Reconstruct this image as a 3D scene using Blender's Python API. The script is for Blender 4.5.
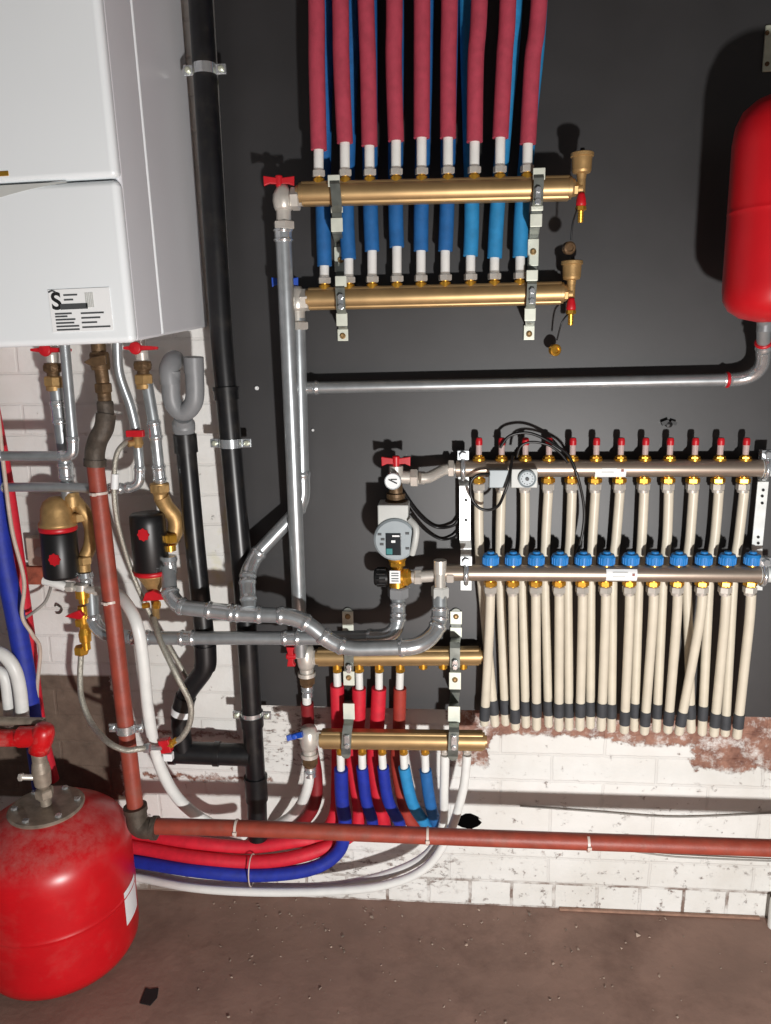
import bpy, bmesh, math, random
from mathutils import Vector, Matrix
random.seed(7)
for o in list(bpy.data.objects): bpy.data.objects.remove(o)
S = bpy.context.scene
COL = S.collection
V = Vector

# ------------------------------------------------------------------ camera
F = 770.0; CX, CY = 385.5, 512.0
CAM = V((0, -1.6, 1.3))
YAW, PITCH, ROLL = math.radians(4.9), math.radians(12.2), math.radians(0.9)
fw = V((-math.sin(YAW)*math.cos(PITCH), math.cos(YAW)*math.cos(PITCH), -math.sin(PITCH)))
r0 = V((math.cos(YAW), math.sin(YAW), 0)); u0 = r0.cross(fw)
cr = r0*math.cos(ROLL) - u0*math.sin(ROLL); cu = u0*math.cos(ROLL) + r0*math.sin(ROLL)
cam = bpy.data.objects.new('camera', bpy.data.cameras.new('camera')); COL.objects.link(cam)
m3 = Matrix((cr, cu, -fw)).transposed()
cam.matrix_world = Matrix.Translation(CAM) @ m3.to_4x4()
cam.data.sensor_fit = 'VERTICAL'; cam.data.sensor_height = 36; cam.data.sensor_width = 36
cam.data.lens = F/1024*36
cam.data.clip_start = 0.02
S.camera = cam
# ------------------------------------------------------------------ world, lamp, exposure
wd = bpy.data.worlds.new('world'); S.world = wd; wd.use_nodes = True
bgn = wd.node_tree.nodes['Background']
bgn.inputs[0].default_value = (0.95, 0.97, 1.0, 1); bgn.inputs[1].default_value = 0.12
ld = bpy.data.lights.new('work_lamp', 'POINT'); ld.energy = 148; ld.shadow_soft_size = 0.04
ld.color = (1.0, 0.985, 0.965)
lo = bpy.data.objects.new('work_lamp', ld); COL.objects.link(lo); lo.location = (0.42, -1.85, 0.56)
S.view_settings.view_transform = 'Standard'; S.view_settings.look = 'None'
S.view_settings.gamma = 1; S.view_settings.use_curve_mapping = False
S.view_settings.exposure = 0.0

# ------------------------------------------------------------------ photo pixel + distance from wall -> place
def P(x, y, d):
    r = fw + cr*((x-CX)/F) - cu*((y-CY)/F)
    return CAM + r*((-d - CAM.y)/r.y)
def W(x, y, d, px):
    return px*((P(x, y, d)-CAM).dot(fw))/F
def proj(p):
    q = p-CAM; z = q.dot(fw)
    return (CX + F*q.dot(cr)/z, CY - F*q.dot(cu)/z)
X, Y, Z = V((1,0,0)), V((0,1,0)), V((0,0,1))
OUT = V((0,-1,0))

# ------------------------------------------------------------------ mesh helpers
class MB:
    def __init__(s): s.v=[]; s.f=[]; s.sm=[]
    def add(s, vs, fs, sm=False):
        n=len(s.v); s.v += [V(a) for a in vs]; s.f += [tuple(i+n for i in f) for f in fs]; s.sm += [sm]*len(fs); return s
    def tube(s, path, r, seg=14, caps=True):
        n=len(path); rr = r if isinstance(r,(list,tuple)) else [r]*n
        T=[]
        for i in range(n):
            a=path[max(i-1,0)]; b=path[min(i+1,n-1)]; t=(b-a)
            T.append(t.normalized() if t.length>1e-9 else (T[-1] if T else Z))
        up = Z if abs(T[0].z)<.9 else Y
        N=(up-T[0]*up.dot(T[0])).normalized()
        vs=[]; fs=[]
        for i in range(n):
            N=(N-T[i]*N.dot(T[i])).normalized(); B=T[i].cross(N)
            for k in range(seg):
                a=2*math.pi*k/seg
                vs.append(path[i]+(N*math.cos(a)+B*math.sin(a))*rr[i])
        for i in range(n-1):
            for k in range(seg):
                k2=(k+1)%seg
                fs.append((i*seg+k, i*seg+k2, (i+1)*seg+k2, (i+1)*seg+k))
        s.add(vs,fs,True)
        if caps:
            for i,rev in ((0,True),(n-1,False)):
                idx=[i*seg+k for k in range(seg)]
                vv=[vs[j] for j in idx]
                f=list(range(seg)); 
                s.add(vv,[tuple(reversed(f)) if rev else tuple(f)],False)
        return s
    def rod(s, a, b, r, seg=14): return s.tube([a,b], r, seg)
    def lathe(s, o, ax, prof, seg=20, rot=0.0, smooth=True):
        """prof: (distance along axis, radius) pairs; radius change at equal distance gives a sharp edge"""
        ax=ax.normalized(); up = Z if abs(ax.z)<.9 else Y
        N=(up-ax*up.dot(ax)).normalized(); B=ax.cross(N)
        # split into strips so sharp corners stay sharp
        for i in range(len(prof)-1):
            (t0,a0),(t1,a1)=prof[i],prof[i+1]
            vs=[]
            for (t,a) in ((t0,a0),(t1,a1)):
                for k in range(seg):
                    th=2*math.pi*k/seg+rot
                    vs.append(o+ax*t+(N*math.cos(th)+B*math.sin(th))*max(a,1e-5))
            s.add(vs,[(k,(k+1)%seg,seg+(k+1)%seg,seg+k) for k in range(seg)],smooth and abs(t1-t0)>1e-7)
        for (t,a),rev in ((prof[0],True),(prof[-1],False)):
            if a>1e-4:
                vs=[o+ax*t+(N*math.cos(2*math.pi*k/seg+rot)+B*math.sin(2*math.pi*k/seg+rot))*a for k in range(seg)]
                f=tuple(range(seg)); s.add(vs,[tuple(reversed(f)) if rev else f])
        return s
    def nut(s, o, ax, h, r, rot=0.3):
        return s.lathe(o, ax, [(-h/2,r*.86),(-h/2+h*.12,r),(h/2-h*.12,r),(h/2,r*.86)], 6, rot, False)
    def revolve(s, o, ax, prof, seg=40):
        """smooth shared-vertex solid of revolution"""
        ax=ax.normalized(); up = Z if abs(ax.z)<.9 else Y
        N=(up-ax*up.dot(ax)).normalized(); B=ax.cross(N)
        vs=[];fs=[]
        for (t,a) in prof:
            for k in range(seg):
                th=2*math.pi*k/seg
                vs.append(o+ax*t+(N*math.cos(th)+B*math.sin(th))*max(a,1e-4))
        n=len(prof)
        for i in range(n-1):
            for k in range(seg):
                k2=(k+1)%seg
                fs.append((i*seg+k,i*seg+k2,(i+1)*seg+k2,(i+1)*seg+k))
        fs.append(tuple(reversed(range(seg)))); fs.append(tuple(range((n-1)*seg,n*seg)))
        return s.add(vs,fs,True)
    def box(s, c, hx, hy, hz, ax=X, ay=Y, az=Z):
        vs=[c+ax*(hx*i)+ay*(hy*j)+az*(hz*k) for k in (-1,1) for j in (-1,1) for i in (-1,1)]
        return s.add(vs,[(0,2,3,1),(4,5,7,6),(0,1,5,4),(2,6,7,3),(0,4,6,2),(1,3,7,5)])
    def hexa(s, q, back):
        """prism: polygon q pushed along vector back"""
        n=len(q); vs=list(q)+[p+back for p in q]
        fs=[tuple(range(n)),tuple(reversed(range(n,2*n)))]+[(i,i+n,(i+1)%n+n,(i+1)%n) for i in range(n)]
        return s.add(vs,fs)
    def ribbon(s, path, wv, th):
        """flat strip along path; wv half-width vector"""
        n=len(path); vs=[];fs=[]
        for i in range(n):
            t=(path[min(i+1,n-1)]-path[max(i-1,0)]).normalized(); nn=t.cross(wv).normalized()*th/2
            vs += [path[i]-wv-nn, path[i]+wv-nn, path[i]+wv+nn, path[i]-wv+nn]
        for i in range(n-1):
            for k in range(4):
                k2=(k+1)%4
                fs.append((i*4+k,i*4+k2,(i+1)*4+k2,(i+1)*4+k))
        fs += [(3,2,1,0),tuple((n-1)*4+k for k in range(4))]
        return s.add(vs,fs)
    def extr(s, a, b, prof, up, out, smooth=True):
        n=len(prof)
        A=[a+up*p[0]+out*p[1] for p in prof]; Bv=[b+up*p[0]+out*p[1] for p in prof]
        s.add(A+Bv,[(i,(i+1)%n,(i+1)%n+n,i+n) for i in range(n)],False)
        s.add(A,[tuple(reversed(range(n)))]); s.add(Bv,[tuple(range(n))]); return s

def spl(pts, n=10):
    """Catmull-Rom through points"""
    out=[]; m=len(pts)
    for i in range(m-1):
        p0=pts[max(i-1,0)];p1=pts[i];p2=pts[i+1];p3=pts[min(i+2,m-1)]
        for k in range(n):
            t=k/n
            out.append(0.5*((2*p1)+(p2-p0)*t+(2*p0-5*p1+4*p2-p3)*t*t+(3*p1-p0-3*p2+p3)*t**3))
    out.append(pts[-1]); return out
def fillet(pts, r, n=8):
    out=[pts[0]]
    for i in range(1,len(pts)-1):
        a,b,c=pts[i-1],pts[i],pts[i+1]
        l=min(r,(a-b).length*.48,(c-b).length*.48)
        p=b+(a-b).normalized()*l; q=b+(c-b).normalized()*l
        for k in range(n+1):
            t=k/n; out.append(p*(1-t)**2+b*2*t*(1-t)+q*t*t)
    out.append(pts[-1])
    # subdivide long runs
    res=[out[0]]
    for a,b in zip(out,out[1:]):
        k=max(1,int((b-a).length/.012))
        for j in range(1,k+1): res.append(a+(b-a)*(j/k))
    return res
def PP(pts): return [P(*p) for p in pts]

# ------------------------------------------------------------------ object bookkeeping
ROOTS=[]; KIDS={}; DATA={}
def thing(name, label, cat, group=None):
    o=bpy.data.objects.new(name,None); o.empty_display_size=.02; COL.objects.link(o)
    o['label']=label; o['category']=cat
    if group: o['group']=group
    ROOTS.append(o); KIDS[o]=[]; return o
def obj(name, mb, mat, parent=None, bevel=0, sub=0, label=None, kind=None):
    me=bpy.data.meshes.new(name); o=bpy.data.objects.new(name,me); COL.objects.link(o)
    me.from_pydata([tuple(v) for v in mb.v],[],mb.f)
    me.polygons.foreach_set('use_smooth',mb.sm)
    bm=bmesh.new(); bm.from_mesh(me)
    if bevel or sub: bmesh.ops.remove_doubles(bm,verts=bm.verts,dist=1e-6)
    bmesh.ops.recalc_face_normals(bm,faces=bm.faces); bm.to_mesh(me); bm.free()
    me.materials.append(mat)
    if bevel:
        b=o.modifiers.new('bevel','BEVEL'); b.width=bevel; b.segments=3; b.limit_method='ANGLE'; b.angle_limit=math.radians(35)
        me.polygons.foreach_set('use_smooth',[True]*len(me.polygons))
        w=o.modifiers.new('wn','WEIGHTED_NORMAL'); w.keep_sharp=True
    if sub:
        b=o.modifiers.new('sub','SUBSURF'); b.levels=sub; b.render_levels=sub
    if parent: 
        o.parent=parent; KIDS.setdefault(parent,[]).append(o)
    else: ROOTS.append(o)
    KIDS.setdefault(o,[])
    if label: o['label']=label
    if kind: o['kind']=kind
    return o
def tag(o,label,cat,group=None,kind=None):
    o['label']=label; o['category']=cat
    if group: o['group']=group
    if kind: o['kind']=kind
    return o
def finalize():
    def desc(o):
        r=[]
        for c in KIDS.get(o,[]): r+= [c]+desc(c)
        return r
    for root in ROOTS:
        ms=[o for o in [root]+desc(root) if o.type=='MESH']
        if not ms: continue
        vs=[v.co for o in ms for v in o.data.vertices]
        lo_=[min(v[i] for v in vs) for i in range(3)]; hi=[max(v[i] for v in vs) for i in range(3)]
        org=V(((lo_[0]+hi[0])/2,(lo_[1]+hi[1])/2,lo_[2]))
        for o in ms: o.data.transform(Matrix.Translation(-org))
        root.location=org

# ------------------------------------------------------------------ materials
def hx(r,g,b):
    f=lambda c:(c/255/12.92 if c/255<=.04045 else ((c/255+.055)/1.055)**2.4)
    return (f(r),f(g),f(b),1)
def mat(name, col, rough=.5, metal=0., var=0., scale=30., bump=0., bscale=None, spec=.5, coat=0., trans=0., dirt=None, dirt_amt=0., stretch=None):
    m=bpy.data.materials.new(name); m.use_nodes=True; nt=m.node_tree; b=nt.nodes['Principled BSDF']
    b.inputs['Base Color'].default_value=col; b.inputs['Roughness'].default_value=rough; b.inputs['Metallic'].default_value=metal
    b.inputs['Specular IOR Level'].default_value=spec
    if coat: b.inputs['Coat Weight'].default_value=coat; b.inputs['Coat Roughness'].default_value=.08
    if trans: b.inputs['Transmission Weight'].default_value=trans
    tc=nt.nodes.new('ShaderNodeNewGeometry')
    src=tc.outputs['Position']
    if stretch:
        mp=nt.nodes.new('ShaderNodeMapping'); mp.inputs['Scale'].default_value=stretch; nt.links.new(src,mp.inputs[0]); src=mp.outputs[0]
    if var or dirt:
        n=nt.nodes.new('ShaderNodeTexNoise'); n.inputs['Scale'].default_value=scale; n.inputs['Detail'].default_value=5; nt.links.new(src,n.inputs['Vector'])
        rp=nt.nodes.new('ShaderNodeValToRGB'); nt.links.new(n.outputs['Fac'],rp.inputs[0])
        lo_=[c*(1-var) for c in col[:3]]+[1]; hi=[min(1,c*(1+var)) for c in col[:3]]+[1]
        rp.color_ramp.elements[0].position=.32; rp.color_ramp.elements[1].position=.68
        rp.color_ramp.elements[0].color=lo_; rp.color_ramp.elements[1].color=hi
        out=rp.outputs[0]
        if dirt:
            n2=nt.nodes.new('ShaderNodeTexNoise'); n2.inputs['Scale'].default_value=scale*.6; n2.inputs['Detail'].default_value=8; n2.inputs['Roughness'].default_value=.7
            nt.links.new(src,n2.inputs['Vector'])
            r2=nt.nodes.new('ShaderNodeValToRGB'); nt.links.new(n2.outputs['Fac'],r2.inputs[0])
            r2.color_ramp.elements[0].position=.5; r2.color_ramp.elements[1].position=.75
            r2.color_ramp.elements[1].color=(dirt_amt,)*3+(1,)
            mx=nt.nodes.new('ShaderNodeMix'); mx.data_type='RGBA'; nt.links.new(r2.outputs[0],mx.inputs[0]); nt.links.new(out,mx.inputs[6]); mx.inputs[7].default_value=dirt
            out=mx.outputs[2]
        nt.links.new(out,b.inputs['Base Color'])
    if bump:
        n=nt.nodes.new('ShaderNodeTexNoise'); n.inputs['Scale'].default_value=bscale or scale; n.inputs['Detail'].default_value=6; nt.links.new(src,n.inputs['Vector'])
        bp=nt.nodes.new('ShaderNodeBump'); bp.inputs['Strength'].default_value=bump; bp.inputs['Distance'].default_value=.004
        nt.links.new(n.outputs['Fac'],bp.inputs['Height']); nt.links.new(bp.outputs[0],b.inputs['Normal'])
    return m
M={}
M['brass']=mat('brass',hx(178,148,104),.42,.68,.1,25)
M['brassmatte']=mat('cast brass',hx(180,146,96),.5,.6,.15,60,.12,200)
M['gold']=mat('yellow brass',hx(222,166,62),.3,.8,.1,80)
M['oldbrass']=mat('old brown brass',hx(104,82,58),.5,.55,.3,70,.2,200)
M['nickel']=mat('nickel',hx(208,203,194),.36,.45,.08,60)
M['ufh']=mat('manifold steel',hx(172,158,144),.34,.75,.06,40)
M['steel']=mat('galvanised steel',hx(172,177,179),.33,.68,.1,50)
M['chrome']=mat('bright zinc',hx(212,216,218),.22,.8,.08,80)
M['zinc']=mat('zinc plated strip',hx(206,210,190),.42,.55,.12,60)
M['stripshade']=mat('shade toned zinc strip',hx(120,124,118),.4,.6,.2,60)  # darkened zinc: dark reflections of the angled bracket segments put into the colour
M['pad']=mat('bright zinc pad',hx(222,226,212),.42,.3,.06,60)
M['whitezinc']=mat('white zinc strip',hx(225,228,226),.4,.35,.08,60)
M['redpipe']=mat('pink red insulation',hx(168,58,76),.75,0,.12,60,.2,300)
M['red']=mat('red insulation',hx(206,30,50),.6,0,.1,60,.15,300)
M['brownred']=mat('brown red insulation',hx(158,52,40),.65,0,.1,60,.15,300)
M['darkred']=mat('dark red sleeve',hx(128,22,28),.6,0,.15,60)
M['blue']=mat('blue insulation',hx(28,96,158),.65,0,.12,60,.15,300)
M['cyan']=mat('light blue insulation',hx(38,132,186),.65,0,.12,60,.15,300)
M['navy']=mat('navy blue insulation',hx(24,44,150),.6,0,.15,60,.15,300)
M['white']=mat('white plastic pipe',hx(222,222,218),.4,0,.04,40)
M['tan']=mat('cream plastic pipe',hx(212,203,184),.4,0,.05,30)
M['sleeve']=mat('dark grey sleeve',hx(58,60,64),.7,0,.15,60)
M['blackpl']=mat('black drain plastic',hx(20,20,22),.35,0,.3,40,spec=.5,dirt=hx(70,64,56),dirt_amt=.35)
M['black']=mat('black plastic',hx(18,18,19),.4,0,.1,60)
M['greypl']=mat('grey drain plastic',hx(126,128,130),.45,0,.06,40)
M['handle']=mat('red handle',hx(186,20,32),.4,0,.1,60)
M['bluehandle']=mat('blue handle',hx(20,70,170),.4,0,.1,60)
M['cap']=mat('blue valve cap',hx(30,124,196),.5,0,.06,60)
M['tank']=mat('red tank enamel',hx(184,16,26),.36,0,.04,20)
M['tankdust']=mat('dusty red tank enamel',hx(190,14,24),.33,0,.06,20,dirt=hx(170,90,84),dirt_amt=.3)
M['gas']=mat('red oxide painted pipe',hx(146,62,46),.5,0,.15,40,.1,200,dirt=hx(120,92,78),dirt_amt=.5)
M['iron']=mat('brown malleable iron',hx(80,71,62),.6,.3,.25,60,.3,200)
M['paintwhite']=mat('white boiler enamel',hx(228,233,235),.25,0,.015,4)
M['boilershade']=mat('boiler enamel with side shade',hx(216,217,221),.3,0,.015,4)  # same white enamel, greyed to put the side's shade into the colour
M['label']=mat('white label paper',hx(232,234,234),.5)
M['labelgrey']=mat('grey print',hx(70,72,74),.6)
M['ink']=mat('black print',hx(14,14,15),.7)
M['lgrey']=mat('light grey plastic',hx(188,190,186),.45,0,.04,40)
M['pgrey']=mat('blue grey pump face',hx(150,160,164),.4,0,.04,40)
M['screen']=mat('dark display',hx(30,34,38),.2)
M['teal']=mat('teal button',hx(30,120,120),.4)
M['glass']=mat('flow meter glass',hx(215,190,185),.15,0,trans=.3)
M['braid']=mat('braided steel hose',hx(176,172,160),.4,.6,.2,300,.4,600)
M['cable']=mat('cream cable',hx(190,172,158),.5,0,.1,60)
M['greycable']=mat('grey cable',hx(150,146,140),.6)
M['dust']=mat('dusty flange metal',hx(150,138,124),.5,.4,.25,50,.1,200)
M['wood']=mat('pale batten wood',hx(150,116,98),.7,0,.2,60)
M['hole']=mat('cavity shade',hx(8,7,7),1,spec=0)
M['tie']=mat('clear cable tie',hx(205,190,180),.4)

def board_mat():
    m=mat('black faced plywood',hx(38,37,38),0.5,0,.16,9,.015,60,spec=.75,dirt=hx(30,29,29),dirt_amt=.6); return m
M['board']=board_mat()
M['edge']=mat('plywood edge',hx(150,140,124),.7,0,.2,60)

# painted brick wall with bare brown patches
def wall_mat():
    m=bpy.data.materials.new('painted brick'); m.use_nodes=True; nt=m.node_tree; N=nt.nodes; L=nt.links; b=N['Principled BSDF']
    g=N.new('ShaderNodeNewGeometry'); sp=N.new('ShaderNodeSeparateXYZ'); L.new(g.outputs['Position'],sp.inputs[0])
    def mth(op,a,b_=None,c=None):
        n=N.new('ShaderNodeMath'); n.operation=op
        for i,v in enumerate((a,b_,c)):
            if v is None: continue
            if isinstance(v,(int,float)): n.inputs[i].default_value=v
            else: L.new(v,n.inputs[i])
        return n.outputs[0]
    def noise(sc,det=6,rough=.6,vec=None):
        n=N.new('ShaderNodeTexNoise'); n.inputs['Scale'].default_value=sc; n.inputs['Detail'].default_value=det; n.inputs['Roughness'].default_value=rough
        L.new(vec or g.outputs['Position'],n.inputs['Vector']); return n.outputs['Fac']
    def ramp(v,a,b_):
        n=N.new('ShaderNodeMapRange'); n.inputs['From Min'].default_value=a; n.inputs['From Max'].default_value=b_; n.clamp=True; L.new(v,n.inputs['Value']); return n.outputs[0]
    def mix(f,a,b_):
        n=N.new('ShaderNodeMix'); n.data_type='RGBA'; L.new(f,n.inputs[0])
        for i,v in ((6,a),(7,b_)):
            if isinstance(v,tuple): n.inputs[i].default_value=v
            else: L.new(v,n.inputs[i])
        return n.outputs[2]
    wob=mth('MULTIPLY',mth('SUBTRACT',noise(14,8,.7),.5),.13)
    wob2=mth('MULTIPLY',mth('SUBTRACT',noise(23,8,.72),.5),.075)
    x=mth('ADD',sp.outputs[0],wob); z=mth('ADD',sp.outputs[2],wob2)
    def boxm(x0,x1,z0,z1,s=.006,zz=None):
        zz=zz or z
        a=mth('MULTIPLY',ramp(x,x0,x0+s),ramp(x,x1,x1-s)); c=mth('MULTIPLY',ramp(zz,z0,z0+s),ramp(zz,z1,z1-s)); return mth('MULTIPLY',a,c)
    # bricks
    cv=N.new('ShaderNodeCombineXYZ'); L.new(mth('ADD',sp.outputs[0],mth('MULTIPLY',wob,.08)),cv.inputs[0]); L.new(mth('ADD',sp.outputs[2],mth('MULTIPLY',wob2,.14)),cv.inputs[1])
    br=N.new('ShaderNodeTexBrick'); L.new(cv.outputs[0],br.inputs['Vector'])
    br.inputs['Scale'].default_value=1; br.inputs['Brick Width'].default_value=.23; br.inputs['Row Height'].default_value=.066
    br.inputs['Mortar Size'].default_value=.0035; br.inputs['Mortar Smooth'].default_value=.4
    b2=N.new('ShaderNodeTexBrick'); L.new(cv.outputs[0],b2.inputs['Vector']); b2.inputs['Scale'].default_value=1; b2.inputs['Brick Width'].default_value=.098; b2.inputs['Row Height'].default_value=.066; b2.inputs['Mortar Size'].default_value=.0045; b2.inputs['Mortar Smooth'].default_value=.4
    hd=ramp(sp.outputs[2],.07,.066)
    mort=mth('ADD',mth('MULTIPLY',br.outputs['Fac'],mth('SUBTRACT',1,hd)),mth('MULTIPLY',b2.outputs['Fac'],hd))
    white=mix(ramp(noise(5,6),.35,.7),hx(233,232,228),hx(216,213,206))
    # yellowed patches between the pipes
    yel=mth('MULTIPLY',ramp(noise(9,4),.52,.66),boxm(P(200,400,0).x,P(245,400,0).x,P(215,640,0).z,P(215,420,0).z,.03))
    white=mix(mth('MULTIPLY',yel,.75),white,hx(214,206,132))
    # flaking spots show brick, denser lower down
    low=ramp(sp.outputs[2],.62,.1)
    fl=ramp(mth('ADD',noise(38,9,.72),mth('MULTIPLY',low,.05)),.632,.70)
    fl=mth('MULTIPLY',fl,ramp(noise(6,3),.38,.5))
    mp=N.new('ShaderNodeMapping'); mp.inputs['Scale'].default_value=(1,1,2.2); L.new(g.outputs['Position'],mp.inputs[0])
    fz=ramp(noise(34,9,.75,mp.outputs[0]),.53,.60)
    bx_=mth('MAXIMUM',boxm(P(258,742,0).x,P(335,742,0).x,P(300,775,0).z,P(300,700,0).z,.03),mth('MAXIMUM',boxm(P(300,742,0).x,P(470,742,0).x,P(380,895,0).z,P(380,845,0).z,.05),mth('MULTIPLY',boxm(P(470,742,0).x,P(800,742,0).x,P(600,880,0).z,P(600,770,0).z,.05),ramp(noise(21,6,.6),.56,.64))))
    fl=mth('MAXIMUM',fl,mth('MULTIPLY',fz,bx_))
    brown=mix(ramp(noise(30,7),.35,.65),hx(120,82,64),hx(84,60,50))
    colr=mix(mth('MULTIPLY',fl,.85),white,brown)
    # mortar grime, strongest at the lowest courses
    gl=ramp(sp.outputs[2],.20,.06)
    gr=mth('MULTIPLY',mort,mth('ADD',mth('MULTIPLY',mth('MULTIPLY',gl,hd),mth('MULTIPLY',ramp(noise(16,5),.4,.6),.85)),.07))
    colr=mix(gr,colr,hx(110,84,70))
    # bare patches
    patches=[(P(486,742,0).x,P(620,742,0).x,P(600,738,0).z,P(600,690,0).z),
             (P(610,742,0).x,P(710,742,0).x,P(600,744,0).z,P(600,690,0).z),
             (P(695,742,0).x,1.7,P(740,772,0).z,P(740,690,0).z),
             (P(448,742,0).x,P(494,742,0).x,P(450,766,0).z,P(450,690,0).z),
             (P(140,742,0).x,P(270,742,0).x,P(200,781,0).z,P(200,775,0).z),
             (P(150,742,0).x,P(240,742,0).x,P(200,737,0).z,P(200,732,0).z)]
    f=None
    for q in patches:
        k=boxm(*q); f=k if f is None else mth('MAXIMUM',f,k)
    red=mix(ramp(noise(26,8,.7),.35,.66),hx(166,122,102),hx(96,56,44))
    colr=mix(mth('MULTIPLY',f,ramp(noise(20,8,.75),.34,.5)),colr,red)
    lp=boxm(-1.6,P(122,742,0).x,P(80,800,0).z,P(80,674,0).z,.006,mth('ADD',sp.outputs[2],mth('MULTIPLY',wob2,.08)))
    colr=mix(lp,colr,mix(ramp(noise(18,8,.7),.3,.7),hx(124,106,92),hx(86,72,62)))
    lp2=boxm(-1.6,P(290,742,0).x,-.1,P(200,884,0).z,.01)
    colr=mix(mth('MULTIPLY',lp2,.8),colr,hx(120,98,84))
    L.new(colr,b.inputs['Base Color']); b.inputs['Roughness'].default_value=.6
    h=mth('ADD',mth('MULTIPLY',mort,-.45),mth('MULTIPLY',noise(60,8,.6),.35)); h=mth('SUBTRACT',h,mth('MULTIPLY',mth('MAXIMUM',f,fl),.5)); h=mth('SUBTRACT',h,mth('MULTIPLY',lp,.5))
    bp=N.new('ShaderNodeBump'); bp.inputs['Strength'].default_value=.55; bp.inputs['Distance'].default_value=.006; L.new(h,bp.inputs['Height']); L.new(bp.outputs[0],b.inputs['Normal'])
    return m
M['wall']=wall_mat()
M['floor']=mat('dirty brown concrete',hx(138,110,97),.75,0,.16,6,.4,40,dirt=hx(92,66,56),dirt_amt=.8)

# ------------------------------------------------------------------ setting
def struct(name,mb,m,bevel=0):
    o=obj(name,mb,m,bevel=bevel); o['kind']='structure'; return o
mb=MB(); mb.box(V((.1,.1,1.25)),2.2,.1,1.3); struct('wall_back',mb,M['wall'])
mb=MB(); mb.box(V((.1,-1.4,2.55)),2.2,1.6,.05); struct('ceiling',mb,mat('dark ceiling boards',hx(70,62,56),.8,0,.2,10))
mb=MB(); mb.box(V((.1,-1.5,-.05)),2.2,1.5,.05); struct('floor',mb,M['floor'])
BT=.018
bx0=P(229,270,BT).x; bz0=P(380,708,BT).z
mb=MB(); mb.box(V(((bx0+1.9)/2,-BT/2,(bz0+2.499)/2)),(1.9-bx0)/2,BT/2,(2.499-bz0)/2)
bd=obj('backing_board',mb,M['board']); tag(bd,'large black faced board screwed to the white brick wall behind the manifolds','board')
mb=MB(); a=P(560,906,.015); b=P(762,913,.015); mb.box(V(((a.x+b.x)/2,-.005,.0028)),(b.x-a.x)/2,.004,.0028); struct('trim_1',mb,M['wood'],.0008)

# ------------------------------------------------------------------ generic pipe builders
def arc_sub(path,pa,pb):
    """part of a path between the samples nearest two photo points"""
    pr=[proj(p) for p in path]
    def near(q): return min(range(len(pr)),key=lambda i:(pr[i][0]-q[0])**2+(pr[i][1]-q[1])**2)
    i,j=sorted((near(pa),near(pb)))
    if j==i: j=min(i+1,len(path)-1); i=j-1
    return path[i:j+1]
def collar(mb,path,r,seg=16):
    """press fitting: body with a bead at both ends"""
    L=[0]
    for a,b in zip(path,path[1:]): L.append(L[-1]+(b-a).length)
    tot=L[-1]; dense=[]; 
    n=max(16,int(tot/.003))
    k=0
    for i in range(n+1):
        s=tot*i/n
        while k<len(L)-2 and L[k+1]<s: k+=1
        t=(s-L[k])/max(1e-9,L[k+1]-L[k]); dense.append((s,path[k]+(path[k+1]-path[k])*t))
    bw=min(.008,tot*.2)
    rr=[]
    for s,_ in dense:
        e=min(s,tot-s); f=1.1
        if bw*.3<e<bw*1.3: f=1.1+.16*math.sin(math.pi*(e-bw*.3)/bw)
        rr.append(r*f)
    mb.tube([p for _,p in dense],rr,seg)
def run(name,label,cat,pts,w,m,fit=(),rad=.03,smooth=False,group=None,fm=None,parts=None,seg=16,pipe_name='pipe_length',fit_name='press_fitting',rings=()):
    """pipe along photo points (x,y,distance from wall); w = width in photo pixels at the middle point"""
    q=PP(pts); path=spl(q,10) if smooth else fillet(q,rad)
    mid=pts[len(pts)//2]; r=W(mid[0],mid[1],mid[2],w)/2
    if not fit and not parts and not rings:
        mb=MB(); mb.tube(path,r,seg); o=obj(name,mb,m); tag(o,label,cat,group); return o,path,r
    o=thing(name,label,cat,group)
    mb=MB(); mb.tube(path,r,seg); obj(pipe_name,mb,m,o)
    for (a,b) in fit:
        mb=MB(); collar(mb,arc_sub(path,a,b),r); obj(fit_name,mb,fm or M['chrome'],o)
    for a in rings:
        sp_=arc_sub(path,a,a); mb=MB(); c=(sp_[0]+sp_[1])/2; t=(sp_[1]-sp_[0]).normalized()
        mb.lathe(c,t,[(-.003,r*1.2),(-.001,r*1.32),(.001,r*1.32),(.003,r*1.2)],16); obj('red_ring',mb,M['handle'],o,label='red plastic ring')
    if parts: parts(o,path,r)
    return o,path,r
def butterfly(parent,name,c,ax,hub,L,H,m,th=.006):
    """winged tap handle: hub along 'hub', wings along 'ax'"""
    ax=ax.normalized(); hub=hub.normalized(); dp=ax.cross(hub).normalized()
    mb=MB(); mb.lathe(c-hub*H*.6,hub,[(0,H*.38),(H*1.1,H*.42),(H*1.2,H*.3)],14)
    for s in (-1,1):
        q=[c+ax*s*H*.2-hub*H*.35, c+ax*s*L*.62-hub*H*.3, c+ax*s*L-hub*H*.55, c+ax*s*L*1.02+hub*H*.5, c+ax*s*L*.7+hub*H*.42, c+ax*s*H*.2+hub*H*.3]
        if s<0: q=q[::-1]
        mb.hexa([p+dp*th/2 for p in q],-dp*th)
    return obj(name,mb,m,parent,bevel=.0012)
def screw(parent,c,r=.006,m=None,name='screw'):
    mb=MB(); mb.lathe(c,OUT,[(-.004,r*.5),(0,r*.5),(0,r),(.002,r*.95),(.0035,r*.6),(.0025,r*.35),(.0025,0)],12); return obj(name,mb,m or M['chrome'],parent)
ORD=['first','second','third','fourth','fifth','sixth','seventh','eighth','ninth','tenth','eleventh','twelfth']

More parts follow.
